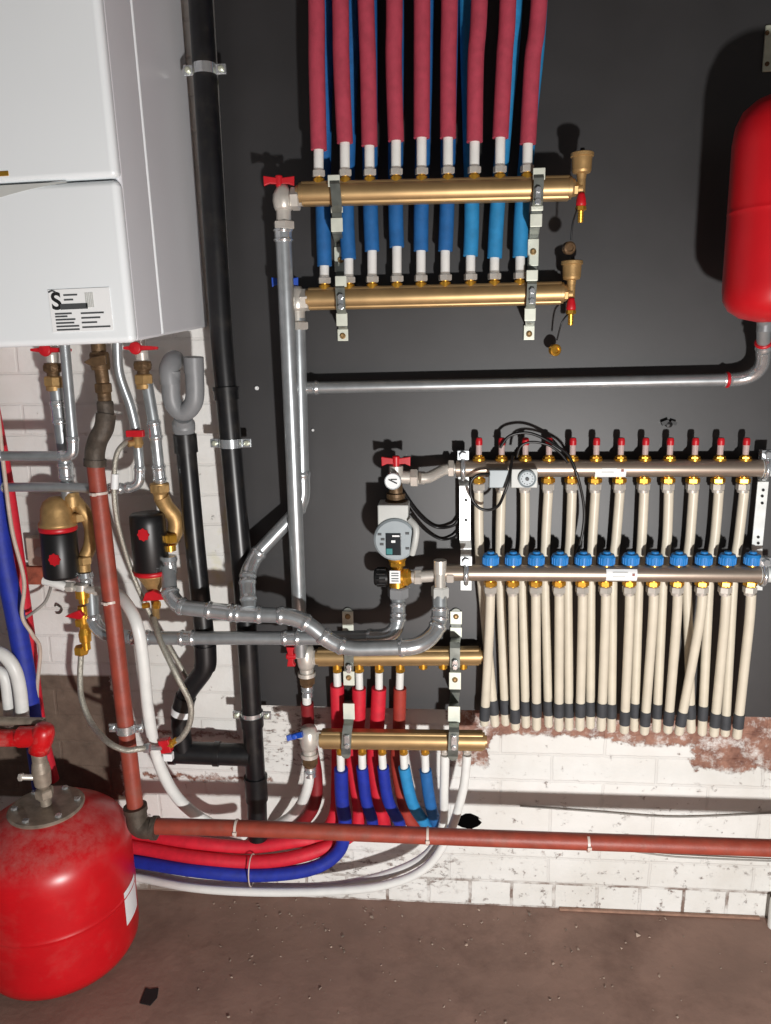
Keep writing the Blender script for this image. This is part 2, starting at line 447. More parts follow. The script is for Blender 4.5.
# ------------------------------------------------------------------ boiler
bo=thing('wall_boiler','white wall hung boiler with rounded corners and printed label above the pipework','boiler')
bxr=(P(207,329,0.005).x+P(137,341,.40).x)/2; bzb=(P(207,329,.005).z+P(137,341,.40).z)/2; bxl=bxr-.46; bzt=2.02; bd_=.40
sd=.275
zbk=P(207,329,.005).z+.004; zfr=P(120,342,.40).z; bzb=zfr
def zat(d): return zbk+(zfr-zbk)*d/bd_
def side_prism(d0,d1,xa,xb): 
    q=[V((xa,-d0,zat(d0))),V((xa,-d1,zat(d1))),V((xa,-d1,bzt)),V((xa,-d0,bzt))]
    return MB().hexa(q,X*(xb-xa))
obj('casing',side_prism(.004,sd,bxl+.002,bxr-.002),M['boilershade'],bo,bevel=.006)
obj('front_frame',side_prism(sd+.002,bd_-.010,bxl-.003,bxr+.002),M['boilershade'],bo,bevel=.006)
mb=MB(); mb.tube([V((bxr-.001,-sd,zat(sd)+.004)),V((bxr-.001,-sd,bzt-.004))],.0045,12); obj('seam_bead',mb,M['paintwhite'],bo,label='raised side seam with the edge highlight in its white')  # bead added for the edge catching light, highlight put into its white
zs=P(60,181,bd_).z
def panel(z0,z1,nm):
    mb=MB(); mb.box(V(((bxl+bxr)/2,-bd_+.004,(z0+z1)/2)),(bxr-bxl)/2+.003,.013,(z1-z0)/2); return obj(nm,mb,M['paintwhite'],bo,bevel=.010)
panel(zs+.0012,bzt,'upper_panel'); lowp=panel(bzb-.001,zs-.0012,'lower_panel')
# finger grip under the seam: flat grey patch, recess shade in its colour
mb=MB(); q=[]
yf=-bd_-.0095
for k in range(13):
    t=k/12; x=bxr-.075-t*.2; q.append(V((x,yf,zs-.0015)))
for k in range(12,-1,-1):
    t=k/12; x=bxr-.075-t*.2; q.append(V((x,yf,zs-.0025-.038*t**1.4)))
mb.hexa(q,V((0,.002,0))); obj('grip_shade',mb,M['lgrey'],bo,label='flat curved grey patch painting the finger grip shade')
mb=MB(); c=P(4,171,bd_+.0095); mb.box(c,.012,.0008,.0035); obj('badge',mb,M['gold'],bo,bevel=.0006,label='small brown badge')
# label
LC=P(82,309,bd_+.0075); lw,lh=.049,.032
def lpnt(u,v,off=0): return V((LC.x+u*lw, -bd_-.0098-off, LC.z+v*lh+u*.000))
mb=MB(); mb.box(lpnt(0,0),lw,.0006,lh); lab=obj('info_label',mb,M['label'],bo,label='white sticker with black print')
def text(s,loc,size,m,parent,name,bold=.0,ext=.0003):
    cu_=bpy.data.curves.new(name,'FONT'); cu_.body=s; cu_.size=size; cu_.extrude=ext; cu_.offset=bold; cu_.align_x='CENTER'; cu_.align_y='CENTER'
    t=bpy.data.objects.new(name,cu_); COL.objects.link(t)
    t.matrix_world=Matrix.Translation(loc)@Matrix.Rotation(math.pi/2,4,'X')
    dg=bpy.context.evaluated_depsgraph_get(); me=bpy.data.meshes.new_from_object(t.evaluated_get(dg)); me.transform(t.matrix_world)
    bpy.data.objects.remove(t)
    o=bpy.data.objects.new(name,me); COL.objects.link(o); me.materials.clear(); me.materials.append(m)
    o.parent=parent; KIDS.setdefault(parent,[]).append(o); KIDS.setdefault(o,[]); return o
text('S',lpnt(-.76,.42,.0008),.036,M['ink'],lab,'large_letter',.0009)
mb=MB(); mb.tube(spl([lpnt(-.98,.88,.001),lpnt(-.85,.95,.001),lpnt(-.74,.86,.001)],6),.0012,6); mb.box(lpnt(-.2,.18,.001),.022,.0003,.0042)
obj('bold_line',mb,M['labelgrey'],lab)
for (u0_,u1_,v) in ((-.5,-.05,.72),(-.5,-.2,.5),(-.85,-.3,-.14),(-.85,-.45,-.27),(-.85,-.2,-.42),(-.85,-.25,-.58),(-.85,-.1,-.74),(-.85,-.1,-.9),(.0,.75,-.16),(.0,.62,-.38),(.0,.5,-.6),(.0,.92,-.82)):
    mb=MB(); mb.box(lpnt((u0_+u1_)/2,v,.001),(u1_-u0_)/2*lw,.0003,.0012); obj('print_line',mb,M['labelgrey'],lab)
mb=MB()
for k in range(5): mb.box(lpnt(.22+k*.055,.45,.001),.0009,.0003,.011)
obj('barcode',mb,M['lgrey'],lab)

# the boiler hangs a little out of level
def tilt(o,mx):
    for c in KIDS.get(o,[]):
        c.data.transform(mx); tilt(c,mx)
pv=V((bxr,0,bzb)); tilt(bo,Matrix.Translation(pv)@Matrix.Rotation(math.radians(-1.2),4,'Y')@Matrix.Translation(-pv))
# ------------------------------------------------------------------ black drain stack
def stack_parts(o,path,r):
    for y0,y1 in ((386,402),(716,724),(776,800)):
        a=arc_sub(path,(224,y0),(224,y1)) if y0<500 else arc_sub(path,(255,y0),(255,y1))
        mb=MB(); 
        if len(a)<2: continue
        mb.tube([a[0],a[-1]],r*1.14,20); mb.tube([a[0]-(a[-1]-a[0]).normalized()*.001,a[0]+(a[-1]-a[0]).normalized()*.006],r*1.22,20)
        obj('socket',mb,M['blackpl'],o)
SD=.07
run('drain_pipe','tall black plastic drain stack running down the left edge of the black board','pipe',
    [(190,-170,SD),(199,-20,SD),(222,345,SD),(245,600,SD),(257,800,SD),(258,838,SD)],20.5,M['blackpl'],rad=.01,parts=stack_parts,pipe_name='tube',seg=24)
def clamp(x,y,d,w,label,bolt=True,sides=(1,),group=None):
    o=thing('pipe_clamp',label,'pipe clamp',group)
    c=P(x,y,d); r=W(x,y,d,w)/2
    mb=MB(); mb.lathe(c,Z,[(-.009,r*1.02),(-.009,r*1.12),(.009,r*1.12),(.009,r*1.02)],28); obj('ring',mb,M['chrome'],o)
    mb=MB(); mb.rod(c+Y*r,V((c.x,-.001,c.z)),.005,10); obj('wall_rod',mb,M['zinc'],o)
    for s in (-1,1):
        mb=MB(); mb.box(c+X*s*(r*1.12+.008),.01,.003,.009); obj('ear',mb,M['chrome'],o,bevel=.0015)
        mb=MB(); mb.lathe(c+X*s*(r*1.12+.009)+OUT*.003,OUT,[(0,.0055),(.004,.0055),(.0055,.003),(.0055,0)],12)
        obj('bolt',mb,M['zinc'],o)
    return o
clamp(205,70,SD,21.5,'bright zinc pipe clamp on the drain stack beside the boiler')
clamp(231,443,SD,21.5,'zinc pipe clamp with bluish bolt halfway down the black drain stack')
clamp(252,715,SD,20,'zinc pipe clamp on the drain stack just under the black board')
# thin black waste with grey trap
TD=.085
def bw_parts(o,path,r):
    mb=MB(); a=arc_sub(path,(187,432),(189,452)); mb.tube([a[0],a[-1]],r*1.16,20); obj('socket',mb,M['blackpl'],o)
    a=arc_sub(path,(204,645),(205,668)); mb=MB(); mb.tube(a,r*1.15,20); obj('socket',mb,M['blackpl'],o)
    a=arc_sub(path,(184,695),(180,718)); mb=MB(); mb.tube(a,r*1.12,20); obj('socket',mb,M['blackpl'],o)
    a=arc_sub(path,(180,707),(180,710)); mb=MB(); mb.tube([a[0],a[-1]],r*1.2,20); obj('white_ring',mb,M['label'],o,label='white sealing ring')
    c0=P(170,752,TD); c1=P(250,755,SD); mb=MB(); mb.tube([c0,c1],r*1.2,20); mb.tube([c0,c0+(c1-c0)*.08],r*1.32,20); mb.tube([c0+(c1-c0)*.55,c0+(c1-c0)*.62],r*1.34,20); obj('branch',mb,M['blackpl'],o)
run('waste_pipe','thin black plastic waste pipe from the grey trap bending down into the drain stack','pipe',
    [(184,428,TD),(195,545,TD),(205,640,TD),(206,668,TD),(186,694,TD),(180,722,TD),(184,752,TD)],19,M['blackpl'],rad=.02,parts=bw_parts,pipe_name='tube',seg=20)
tr=thing('siphon_trap','grey plastic U shaped siphon trap standing on the thin black waste pipe','trap')
q=PP([(171,370,.125),(171,394,.118),(175,407,.113),(183,412,.11),(191,407,.113),(195,394,.118),(193.5,357,.125)]); r=W(183,390,.12,18.5)/2
mb=MB(); mb.tube(spl(q,8),r,20); obj('bend',mb,M['greypl'],tr)
mb=MB(); mb.tube(spl(PP([(170,384,.125),(169,370,.125),(172,362,.112),(175,360,.09)]),8),r*1.06,20); obj('inlet_elbow',mb,M['greypl'],tr)
t=(q[-1]-q[-2]).normalized(); mb=MB(); mb.lathe(q[-1]-t*.03,t,[(0,r*1.06),(.03,r*1.06),(.03,r*.86),(.004,r*.86),(.004,0)],20); obj('open_socket',mb,M['greypl'],tr)
mb=MB(); mb.lathe(P(184,430,TD),(P(183,414,.11)-P(184,430,TD)),[(-.004,r*1.1),(.002,r*1.25),(.018,r*1.25),(.022,r*1.1),(.034,r)],20); obj('collar',mb,M['greypl'],tr)

# ------------------------------------------------------------------ brass manifolds
def bar_profile(h):
    pr=[]; a=h*.5
    # extruded bar section (up, out): rounded body with raised top and bottom rails
    pts=[(-1,-.55),(-1,.35),(-.86,.5),(-.72,.52),(-.64,.66),(-.42,.84),(-.14,.93),(.14,.93),(.42,.84),(.64,.66),(.72,.52),(.86,.5),(1,.35),(1,-.55),(.6,-.8),(0,-.9),(-.6,-.8)]
    return [(p[0]*a,p[1]*a*.95) for p in pts]
def bar(parent,x0,y0,x1,y1,d,h,m,name='bar',rd=False):
    a,b=P(x0,y0,d),P(x1,y1,d); H=W((x0+x1)/2,(y0+y1)/2,d,h)
    t=(b-a).normalized(); up=t.cross(OUT).normalized()*-1
    if up.z<0: up=-up
    out=t.cross(up).normalized()
    if out.y>0: out=-out
    mb=MB()
    if rd: mb.tube([a,b],H/2,28)
    else:
        mb.extr(a,b,bar_profile(H),up,out)
    return obj(name,mb,m,parent,bevel=0 if rd else .0012),a,b,H,t,up,out
def air_vent(parent,x,y,d,s=1.0):
    """x,y: photo point of the bar end connector"""
    c=P(x,y,d); 
    mb=MB(); k=.0019*s
    mb.lathe(c+Z*k*9,Z,[(0,k*4.2),(k*4,k*4.6),(k*5,k*8),(k*7,k*8.8),(k*18.5,k*9.3),(k*19,k*10.6),(k*22,k*10.6),(k*22.6,k*9.8),(k*22.6,k*5),(k*23.2,k*5),(k*23.2,0)],24)
    mb.rod(c-Z*k*4,c+Z*k*10,k*4,16); mb.rod(c-X*k*6+OUT*0,c+X*k*1,k*5,16); mb.nut(c-X*k*5,X,k*4,k*6.5)
    v=obj('air_vent',mb,M['brassmatte'],parent)
    mb=MB(); mb.lathe(c+Z*k*31.5,Z,[(0,k*2.5),(k*4,k*2),(k*4,0)],12); obj('vent_cap',mb,M['black'],v)
    mb=MB(); o2=c-Z*k*4+OUT*.006
    mb.revolve(o2-Z*k*12,Z,[(0,k*4),(k*2,k*4.8),(k*6,k*4.4),(k*10,k*3.4),(k*12,k*3)],16); dv=obj('drain_valve',mb,M['handle'],parent,label='red drain tap')
    mb=MB(); e=o2-Z*k*12; mb.nut(e-Z*k*1.5,Z,k*4,k*5)
    for i in range(4): mb.lathe(e-Z*k*(5+i*2.6),Z,[(-k*1.3,k*2.4),(k*1.0,k*3),(k*1.3,k*2.4)],12)
    obj('hose_tail',mb,M['gold'],dv)
    return c,k
def stub(parent,c,dirv,r,m=None,n='outlet_fitting',s=1.0):
    """compression outlet: brass neck then nickel nut"""
    mb=MB(); mb.lathe(c,dirv,[(0,r*1.15),(.008*s,r*1.15),(.009*s,r*.8),(.012*s,r*.85)],14); o=obj(n,mb,m or M['gold'],parent)
    mb=MB(); mb.nut(c+dirv*.017*s,dirv,.012*s,r*1.35); mb.lathe(c+dirv*.022*s,dirv,[(0,r*1.1),(.005*s,r*.95)],14); obj('nut',mb,M['nickel'],o)
    return c+dirv*.026*s

UD,LD=.115,.065
um=thing('heating_manifold','upper gold brass distribution bar with red winged valve and nine red pipes','manifold')
B=bar(um,302,194,569,188,UD,23,M['brass']); UH=B[3]
lm=thing('heating_manifold','gold brass distribution bar below with blue winged valve and nine blue pipes','manifold')
B2=bar(lm,309,299,561,293,LD,22,M['brass']); LH=B2[3]
for o,b,cx in ((um,B,0),(lm,B2,0)):
    for s,e in ((-1,b[1]),(1,b[2])):
        mb=MB(); mb.lathe(e-b[4]*s*.002,b[4]*s,[(0,b[3]*.47),(.006,b[3]*.47),(.006,b[3]*.4),(.012,b[3]*.36)],20); obj('end_cap',mb,M['brass'],o)
UX=[319,345.3,369.8,396.2,421.6,447.9,474.2,499.7,526.9]
UTX=[315.8,339.9,365.3,394.3,422,449.7,480.1,508.7,540.5]
UWT=[150,143,146,141,138,138,142,138,144]
LX=[324.7,349,372.3,397,420.9,445.1,470.4,494.2,519.8]
LBX=[323,346.6,370.5,395.7,421.3,447,471.8,497.4,522]
LTX=[326,352,369,396,427,451,467,516,541]
LWT=[266,259,251,247,251,251,256,258,257]
for i in range(9):
    yb=194-6*(UX[i]-302)/267
    c=P(UX[i],yb-10,UD); r=W(UX[i],yb,UD,10)/2
    e=stub(um,c,Z,r)
    o=thing('insulated_pipe',ORD[i]+' pink red insulated pipe from the left rising off the upper brass bar','pipe','red pipes above the upper brass bar')
    p0=P(UX[i],172,UD); p1=P((UX[i]*.93+UTX[i]*.07),UWT[i],UD); p2=P(UTX[i],-25,UD)
    mb=MB(); mb.tube([e-Z*.004,p1+Z*.01],W(UX[i],160,UD,10)/2,16); obj('inner_pipe',mb,M['white'],o,label='bare white pipe end')
    mid=(p1+p2)/2+X*random.uniform(-.003,.003)
    mb=MB(); mb.tube(spl([p1,mid,p2,V((p2.x+(p2.x-mid.x)*.8,p2.y,2.499))],12),W(UX[i],80,UD,16.5)/2,18); obj('insulation',mb,M['redpipe'],o)
    yb=299-6*(LX[i]-309)/252
    c=P(LX[i],yb-9,LD); r=W(LX[i],yb,LD,10)/2
    e=stub(lm,c,Z,r)
    o=thing('insulated_pipe',ORD[i]+' blue insulated pipe from the left rising off the lower brass bar','pipe','blue pipes above the lower brass bar')
    p1=P(LX[i]*.9+LBX[i]*.1,LWT[i],LD)
    mb=MB(); mb.tube([e-Z*.004,p1+Z*.01],W(LX[i],260,LD,9.5)/2,16); obj('inner_pipe',mb,M['white'],o,label='bare white pipe end')
    mb=MB(); mb.tube(spl([p1,P(LBX[i],207,LD-.005),P(LBX[i]*.6+LTX[i]*.4,120,LD-.01),P(LTX[i],-25,LD-.012),V((P(LTX[i],-25,LD-.012).x,-LD+.012,2.499))],12),W(LX[i],220,LD,15)/2,18); obj('insulation',mb,M['cyan' if i>=6 else 'blue'],o)
air_vent(um,581,189,UD+.005); air_vent(lm,571,294,LD+.005)
# upper left valve
def corner_valve(parent,x,y,d,xe,hm,hx_,hy_,dn=True,hl=15,side=1):
    c=P(x,y,d); e=P(xe,y,d); k=W(x,y,d,1)
    mb=MB(); mb.revolve(c-Z*k*11,Z,[(0,k*8),(k*3,k*9.5),(k*9,k*10.5),(k*15,k*10),(k*20,k*7),(k*24,k*5)],20)
    mb.rod(c,e,k*7,18); mb.nut(c+(e-c)*.62,X,k*9,k*11); mb.nut(c+(e-c)*.12-Z*k*0,X,k*3,k*9)
    if dn:
        mb.lathe(c-Z*k*11,-Z,[(0,k*7.5),(k*12,k*7.5),(k*12,k*6),(k*18,k*6)],18); mb.nut(c-Z*k*25,Z,k*8,k*11)
    v=obj('ball_valve',mb,M['nickel'],parent)
    mb=MB(); mb.rod(c+Z*k*10,P(hx_,hy_,d+.005)+Z*k*4,k*2,10); obj('spindle',mb,M['nickel'],v)
    butterfly(v,'winged_handle',P(hx_,hy_,d+.005),X+Y*.2,Z,k*hl,k*9,hm,.008)
    return c,k
corner_valve(um,283,199,UD,303,M['handle'],279,181)
corner_valve(lm,297,300,LD,310,M['bluehandle'],285,282,hl=13)

# stepped zinc brackets
def step_bracket(label,pts,w,screws,clips,group=None,m=None,pads=()):
    o=thing('manifold_bracket',label,'bracket',group)
    q=PP(pts); mid=pts[len(pts)//2]; hw=W(*mid,w)/2
    mb=MB(); mb.ribbon(q,X*hw,.003)
    for e in (q[0],q[-1]): mb.lathe(e-OUT*.0015,OUT,[(0,hw),(.003,hw)],20)
    obj('strip',mb,m or M['stripshade'],o)
    for (x,ya,yb,d) in pads:
        c1,c0=P(x,ya,d),P(x,yb,d); mb=MB(); mb.box((c1+c0)/2+OUT*.0016,hw*1.22,.0016,(c1-c0).length/2); obj('pad',mb,M['pad'],o,bevel=.0012,label='bright zinc pad')
    for s in screws: screw(o,P(*s)+OUT*.0036,.0062,M['brass'])
    for (x,y,d,hgt) in clips:
        c=P(x,y,d); hh=W(x,y,d,hgt)/2
        mb=MB(); mb.box(c,hw*.55,.003,hh); mb.nut(c+OUT*.004+Z*hh*.7,OUT,.005,.006); mb.nut(c+OUT*.004-Z*hh*.7,OUT,.005,.006)
        obj('clip',mb,M['chrome'],o,bevel=.001)
    return o
cl=UD+.030; c2=LD+.030
step_bracket('left stepped zinc bracket clamping both upper brass bars to the board',
  [(334,180,BT+.02),(334,176,UD+.02),(335,184,cl),(337,205,cl),(337,213,UD+.012),(337,233,UD+.012),(339,242,BT+.004),(341,272,BT+.004),(340,280,c2-.01),(340,288,c2),(341,309,c2),(342,314,LD+.01),(343,326,LD+.01),(343,329,BT+.004),(343,336,BT+.004)],9,
  [(341,260,BT+.004),(343,336,BT+.004)],[(341,302,c2+.003,14)],pads=[(334,175,187,cl-.006),(337,207,213,UD+.012),(337,218,232,UD+.012),(340,247,272,BT+.004),(341,276,287,c2-.004),(342,313,326,LD+.01),(343,329,341,BT+.004)])
step_bracket('right stepped zinc bracket clamping both upper brass bars beside the air vents',
  [(537,172,BT+.02),(538,170,UD+.02),(539,178,cl),(538,200,cl),(537,207,UD+.012),(535,227,UD+.012),(534,235,BT+.004),(532,270,BT+.004),(532,278,c2-.01),(532,284,c2),(531,304,c2),(530,309,LD+.01),(530,322,LD+.01),(530,326,BT+.004),(529,335,BT+.004)],9,
  [(533,252,BT+.004),(529,334,BT+.004)],[(538,196,cl+.003,16),(532,296,c2+.003,14)],pads=[(539,168,180,cl-.006),(537,206,211,UD+.012),(536,214,227,UD+.012),(533,239,266,BT+.004),(532,270,281,c2-.004),(530,308,321,LD+.01),(529,325,340,BT+.004)])
# hanging drain caps on their straps
for (pts,cx,cy,lab) in (([(579,205,.13),(573,222,.13),(571,240,.125)],569,248,'round brass drain cap hanging by a black strap over the lower air vent'),
                        ([(570,312,.07),(562,322,.075),(557,340,.06)],555,350,'brass drain cap hanging by a black strap below the lower brass bar')):
    o=thing('brass_stopper',lab,'stopper'); dd=pts[-1][2]
    mb=MB(); mb.tube(spl(PP(pts),6),.0016,8); obj('strap',mb,M['black'],o)
    c=P(cx,cy,dd); ax=(OUT+X*.4-Z*.1).normalized(); mb=MB(); mb.lathe(c-ax*.006,ax,[(0,.011),(.010,.0115),(.012,.009),(.012,.006),(.009,.006),(.009,0)],16); obj('cap',mb,M['oldbrass' if cy<300 else 'gold'],o)

# ------------------------------------------------------------------ steel pipe runs on the board
run('steel_pipe','long galvanised riser from the red winged valve down to the lower brass bars','pipe',
    [(283,228,UD),(292,430,.1),(301,655,.07)],15.5,M['steel'],rad=.2,fit=[((283,228),(284,240))],seg=20)
run('steel_pipe','galvanised pipe behind the riser kinking left down to the press tee','pipe',
    [(298,318,LD),(303,505,.055),(255,556,.09),(247,574,.125),(249,608,.165)],14,M['steel'],rad=.035,
    fit=[((303,470),(300,512)),((260,550),(247,580)),((247,580),(248,600))],seg=18)
def tankpipe(o,path,r): pass
run('steel_pipe','horizontal galvanised pipe from the riser to the wall hung red vessel','pipe',
    [(301,388,.055),(763,379,.058),(764,318,.15)],12.5,M['steel'],rad=.06,
    fit=[((302,388),(316,388)),((722,380),(763,346))],rings=[(724,380),(763,345)],seg=18)
AD,BD=.165,.115
run('steel_pipe','upper curving galvanised pipe with press bends crossing in front of the brass bars','pipe',
    [(440,594,.105),(440,628,.125),(420,647,AD),(338,649,AD),(300,616,AD),(240,614,AD),(180,607,AD),(170,596,.145),(168,568,.115)],15.5,M['steel'],rad=.045,
    fit=[((440,606),(440,622)),((440,625),(400,648)),((345,649),(318,640)),((308,625),(275,612)),((262,613),(236,614)),((232,614),(205,609)),((184,608),(169,590))],seg=20)
run('steel_pipe','straight galvanised pipe at mid height ending in a bend up to the pump','pipe',
    [(398,596,.088),(398,636,BD),(340,638,BD),(190,638,BD),(138,638,BD),(104,634,BD),(93,622,.105),(91,592,.09)],13.5,M['steel'],rad=.045,
    fit=[((398,604),(398,616)),((398,618),(370,637)),((300,637),(284,637)),((195,638),(178,638)),((150,638),(130,638)),((118,637),(93,615))],seg=20)

# ------------------------------------------------------------------ red vessel on the right
rt=thing('expansion_vessel','red wall hung expansion vessel cut by the right edge of the photo','vessel')
TDp=.215; ct=P(789,92,TDp); cb=P(770,322,TDp); ax=(ct-cb); Ht=ax.length; ax.normalize(); R=W(780,250,TDp,47.5)
prof=[(0,.02),(0.001,R*.3),(Ht*.02,R*.62),(Ht*.055,R*.86),(Ht*.1,R*.975),(Ht*.15,R)]
prof+=[(Ht*.18,R),(Ht*.3,R),(Ht*.47,R),(Ht*.488,R),(Ht*.493,R*1.008),(Ht*.498,R*1.008),(Ht*.503,R),(Ht*.52,R),(Ht*.6,R),(Ht*.76,R)]
prof+=[(Ht*.80,R),(Ht*.87,R*.96),(Ht*.93,R*.84),(Ht*.97,R*.62),(Ht*.993,R*.35),(Ht,.01)]
mb=MB(); mb.revolve(cb,ax,prof,56); obj('shell',mb,M['tank'],rt)
mb=MB()
n=8; a0=-math.pi*.60; a1=-math.pi*.5
zl0=P(770,184,TDp+.1).z; zl1=P(770,152,TDp+.1).z
for (zz) in (zl0,zl1): pass
cxy=lambda z:cb+ax*((z-cb.z)/ax.z)
vs=[];fs=[]
for j,zz in enumerate((zl0,zl1)):
    for i in range(n+1):
        a=a0+(a1-a0)*i/n; c=cxy(zz); vs.append(c+V((math.cos(a),math.sin(a),0))*(R*1.006))
for i in range(n): fs.append((i,i+1,n+1+i+1,n+1+i))
mb.add(vs,fs,True); obj('sticker',mb,M['label'],rt,label='white sticker on the red shell')
mb=MB(); mb.lathe(P(764,332,.142),Z,[(0,.013),(.05,.013)],16); obj('pipe_connection',mb,M['steel'],rt)
mp=thing('mounting_plate','pale metal mounting plate on the board above the red vessel','bracket')
mb=MB(); a=P(762,72,.022); b=P(800,23,.022); mb.box(V(((a.x+b.x)/2,-.0205,(a.z+b.z)/2)),(b.x-a.x)/2,.0025,(b.z-a.z)/2); obj('plate',mb,M['zinc'],mp,bevel=.003)
for yy in (33,64): screw(mp,P(767,yy,.023),.004,M['oldbrass'])

# ------------------------------------------------------------------ underfloor heating manifolds
HD1,HD2=.056,.095
FX=[478.7,501.4,525,548.4,572,595.5,620,644.3,668.8,693.7,718.9,744.3]
CXL=[490.4,512.8,535.8,559.3,582.7,605.9,629.9,653.8,677.8,702.7,726.3,751.2]
fm_=thing('underfloor_manifold','grey steel bar with red topped flow meters along its top','manifold')
bU=bar(fm_,456,468.5,763,468,HD1,17.5,M['ufh'],rd=True)
rm_=thing('underfloor_manifold','grey steel bar with a row of round blue valve caps','manifold')
bL=bar(rm_,440,572.5,761,574,HD2,17,M['ufh'],rd=True)
for o,b_,xx,yy,dd in ((fm_,bU,763,468,HD1),(rm_,bL,761,574,HD2)):
    e=P(xx,yy,dd); mb=MB(); mb.lathe(e,X,[(-.004,b_[3]*.54),(0,b_[3]*.54),(0,b_[3]*.48),(.03,b_[3]*.48)],24); obj('end_cap',mb,M['whitezinc'],o)
for i in range(12):
    x=FX[i]; y=468.4; c=P(x,y,HD1); k=W(x,y,HD1,1)
    mb=MB(); mb.lathe(c+Z*k*8,Z,[(0,k*6.5),(k*2,k*6.5),(k*2,k*4),(k*5,k*4),(k*6,k*3)],14); mb.nut(c+Z*k*10.5,Z,k*4,k*5.6)
    f=obj('flow_meter',mb,M['gold'],fm_)
    mb=MB(); mb.lathe(c+Z*k*13,Z,[(0,k*3),(k*11,k*3.1)],14); obj('sight_glass',mb,M['glass'],f)
    mb=MB(); mb.lathe(c+Z*k*23.5,Z,[(0,k*3.5),(k*4.5,k*3.5),(k*7,k*2.9),(k*7.5,k*1.5),(k*7.5,0)],14); obj('red_top',mb,M['handle'],f,label='red top')
    if i in (1,): pass
    mb=MB(); mb.nut(c-Z*k*12,Z,k*5,k*7); mb.lathe(c-Z*k*8,-Z,[(0,k*5),(k*9,k*5)],14); f=obj('outlet_fitting',mb,M['gold'],fm_)
    mb=MB(); mb.nut(c-Z*k*18.5,Z,k*7,k*6.6,.1); mb.lathe(c-Z*k*21.5,-Z,[(0,k*5.6),(k*3,k*5)],14); obj('nut',mb,M['nickel'],f)
    x=CXL[i]; y=573.2; c=P(x,y,HD2); k=W(x,y,HD2,1)
    mb=MB(); n=18; 
    mb.lathe(c+Z*k*9.5,Z,[(0,k*7.6),(k*8,k*8),(k*10.5,k*7),(k*10.8,k*4),(k*13,k*3.4),(k*13.2,0)],18)
    for j in range(18):
        a=2*math.pi*j/18; mb.rod(c+Z*k*10.2+V((math.cos(a),math.sin(a),0))*k*7.7,c+Z*k*17+V((math.cos(a),math.sin(a),0))*k*7.9,k*.7,6)
    f=obj('valve_cap',mb,M['cap'],rm_)
    mb=MB(); mb.lathe(c+Z*k*7.5,Z,[(0,k*4.5),(k*3,k*4.5)],14); obj('cap_neck',mb,M['gold'],f)
    mb=MB(); mb.nut(c-Z*k*10.5,Z,k*5,k*6.8); mb.lathe(c-Z*k*7,-Z,[(0,k*5),(k*8,k*5)],14); f=obj('outlet_fitting',mb,M['gold'],rm_)
    mb=MB(); mb.nut(c-Z*k*17,Z,k*7,k*6.8,.1); mb.lathe(c-Z*k*20,-Z,[(0,k*5.6),(k*3,k*5)],14); obj('nut',mb,M['nickel'],f)
# stickers on the bars
for o,x,y,d in ((fm_,609,470,HD1),(rm_,620,573,HD2)):
    R_=W(x,y,d,17)/2; c=P(x,y,d); hw=W(x,y,d,15); vs=[];fs=[]
    for s in (-1,1):
        for j in range(7):
            a=math.radians(-42+84*j/6); vs.append(c+X*s*hw+(OUT*math.cos(a)+Z*math.sin(a))*(R_*1.05))
    for j in range(6): fs.append((j,j+1,8+j,7+j))
    mb=MB(); mb.add(vs,fs,True); st=obj('sticker',mb,M['label'],o,label='white printed sticker')
    for (u,v_,w_) in ((-.1,.35,.6),(-.2,-.1,.5)):
        mb=MB(); mb.box(c+X*u*hw+OUT*(R_*1.06)+Z*v_*R_,hw*w_*.8,.0006,.0009); obj('print_line',mb,M['lgrey'],st)
    mb=MB(); mb.box(c+X*.75*hw+OUT*(R_*1.05)+Z*.1*R_,.0025,.0006,.0025); obj('colour_mark',mb,M['gas'],st)
# brackets of the underfloor bars
def ufh_bracket(label,pts,w,caps,holes):
    o=thing('manifold_bracket',label,'bracket'); q=PP(pts); hw=W(*pts[2],w)/2
    mb=MB(); mb.ribbon(q,X*hw,.003); obj('strip',mb,M['whitezinc'],o)
    for (x,y,d,h) in caps:
        c=P(x,y,d); k=W(x,y,d,1)
        mb=MB(); mb.tube([c+(OUT*math.cos(a)+Z*math.sin(a))*k*10.5 for a in [math.radians(-100+200*j/12) for j in range(13)]],k*2.6,8); mb.box(c+Z*k*14+OUT*k*2,k*5.5,k*4,k*4.5); mb.nut(c+Z*k*14+OUT*k*8,OUT,k*4,k*4)
        obj('pipe_clip',mb,M['chrome'],o)
    for (x,y,d) in holes:
        mb=MB(); mb.lathe(P(x,y,d)+OUT*.0008,OUT,[(0,.0028),(.0012,.0028),(.0012,0)],12); obj('screw_hole',mb,M['ink'],o)
    return o
ufh_bracket('white metal bracket holding the left ends of the underfloor bars',
  [(464,452,BT+.004),(464,482,BT+.004),(465,486,.055),(465,540,.055),(466,548,BT+.004),(466,590,BT+.004)],11,
  [(463,468.5,HD1,1),(466,573,HD2,1)],[(466,500,.0565),(466,520,.0565)])
ufh_bracket('white metal bracket holding the right ends of the underfloor bars',
  [(764,452,BT+.004),(763,478,BT+.004),(763,482,.055),(757,545,.055),(757,549,BT+.004),(757,590,BT+.004)],10.5,
  [(764,468,HD1,1),(762,574,HD2,1)],[(763,490,.0565),(762,496,.0565),(762,503,.0565),(758,537,.0565),(758,543,.0565)])
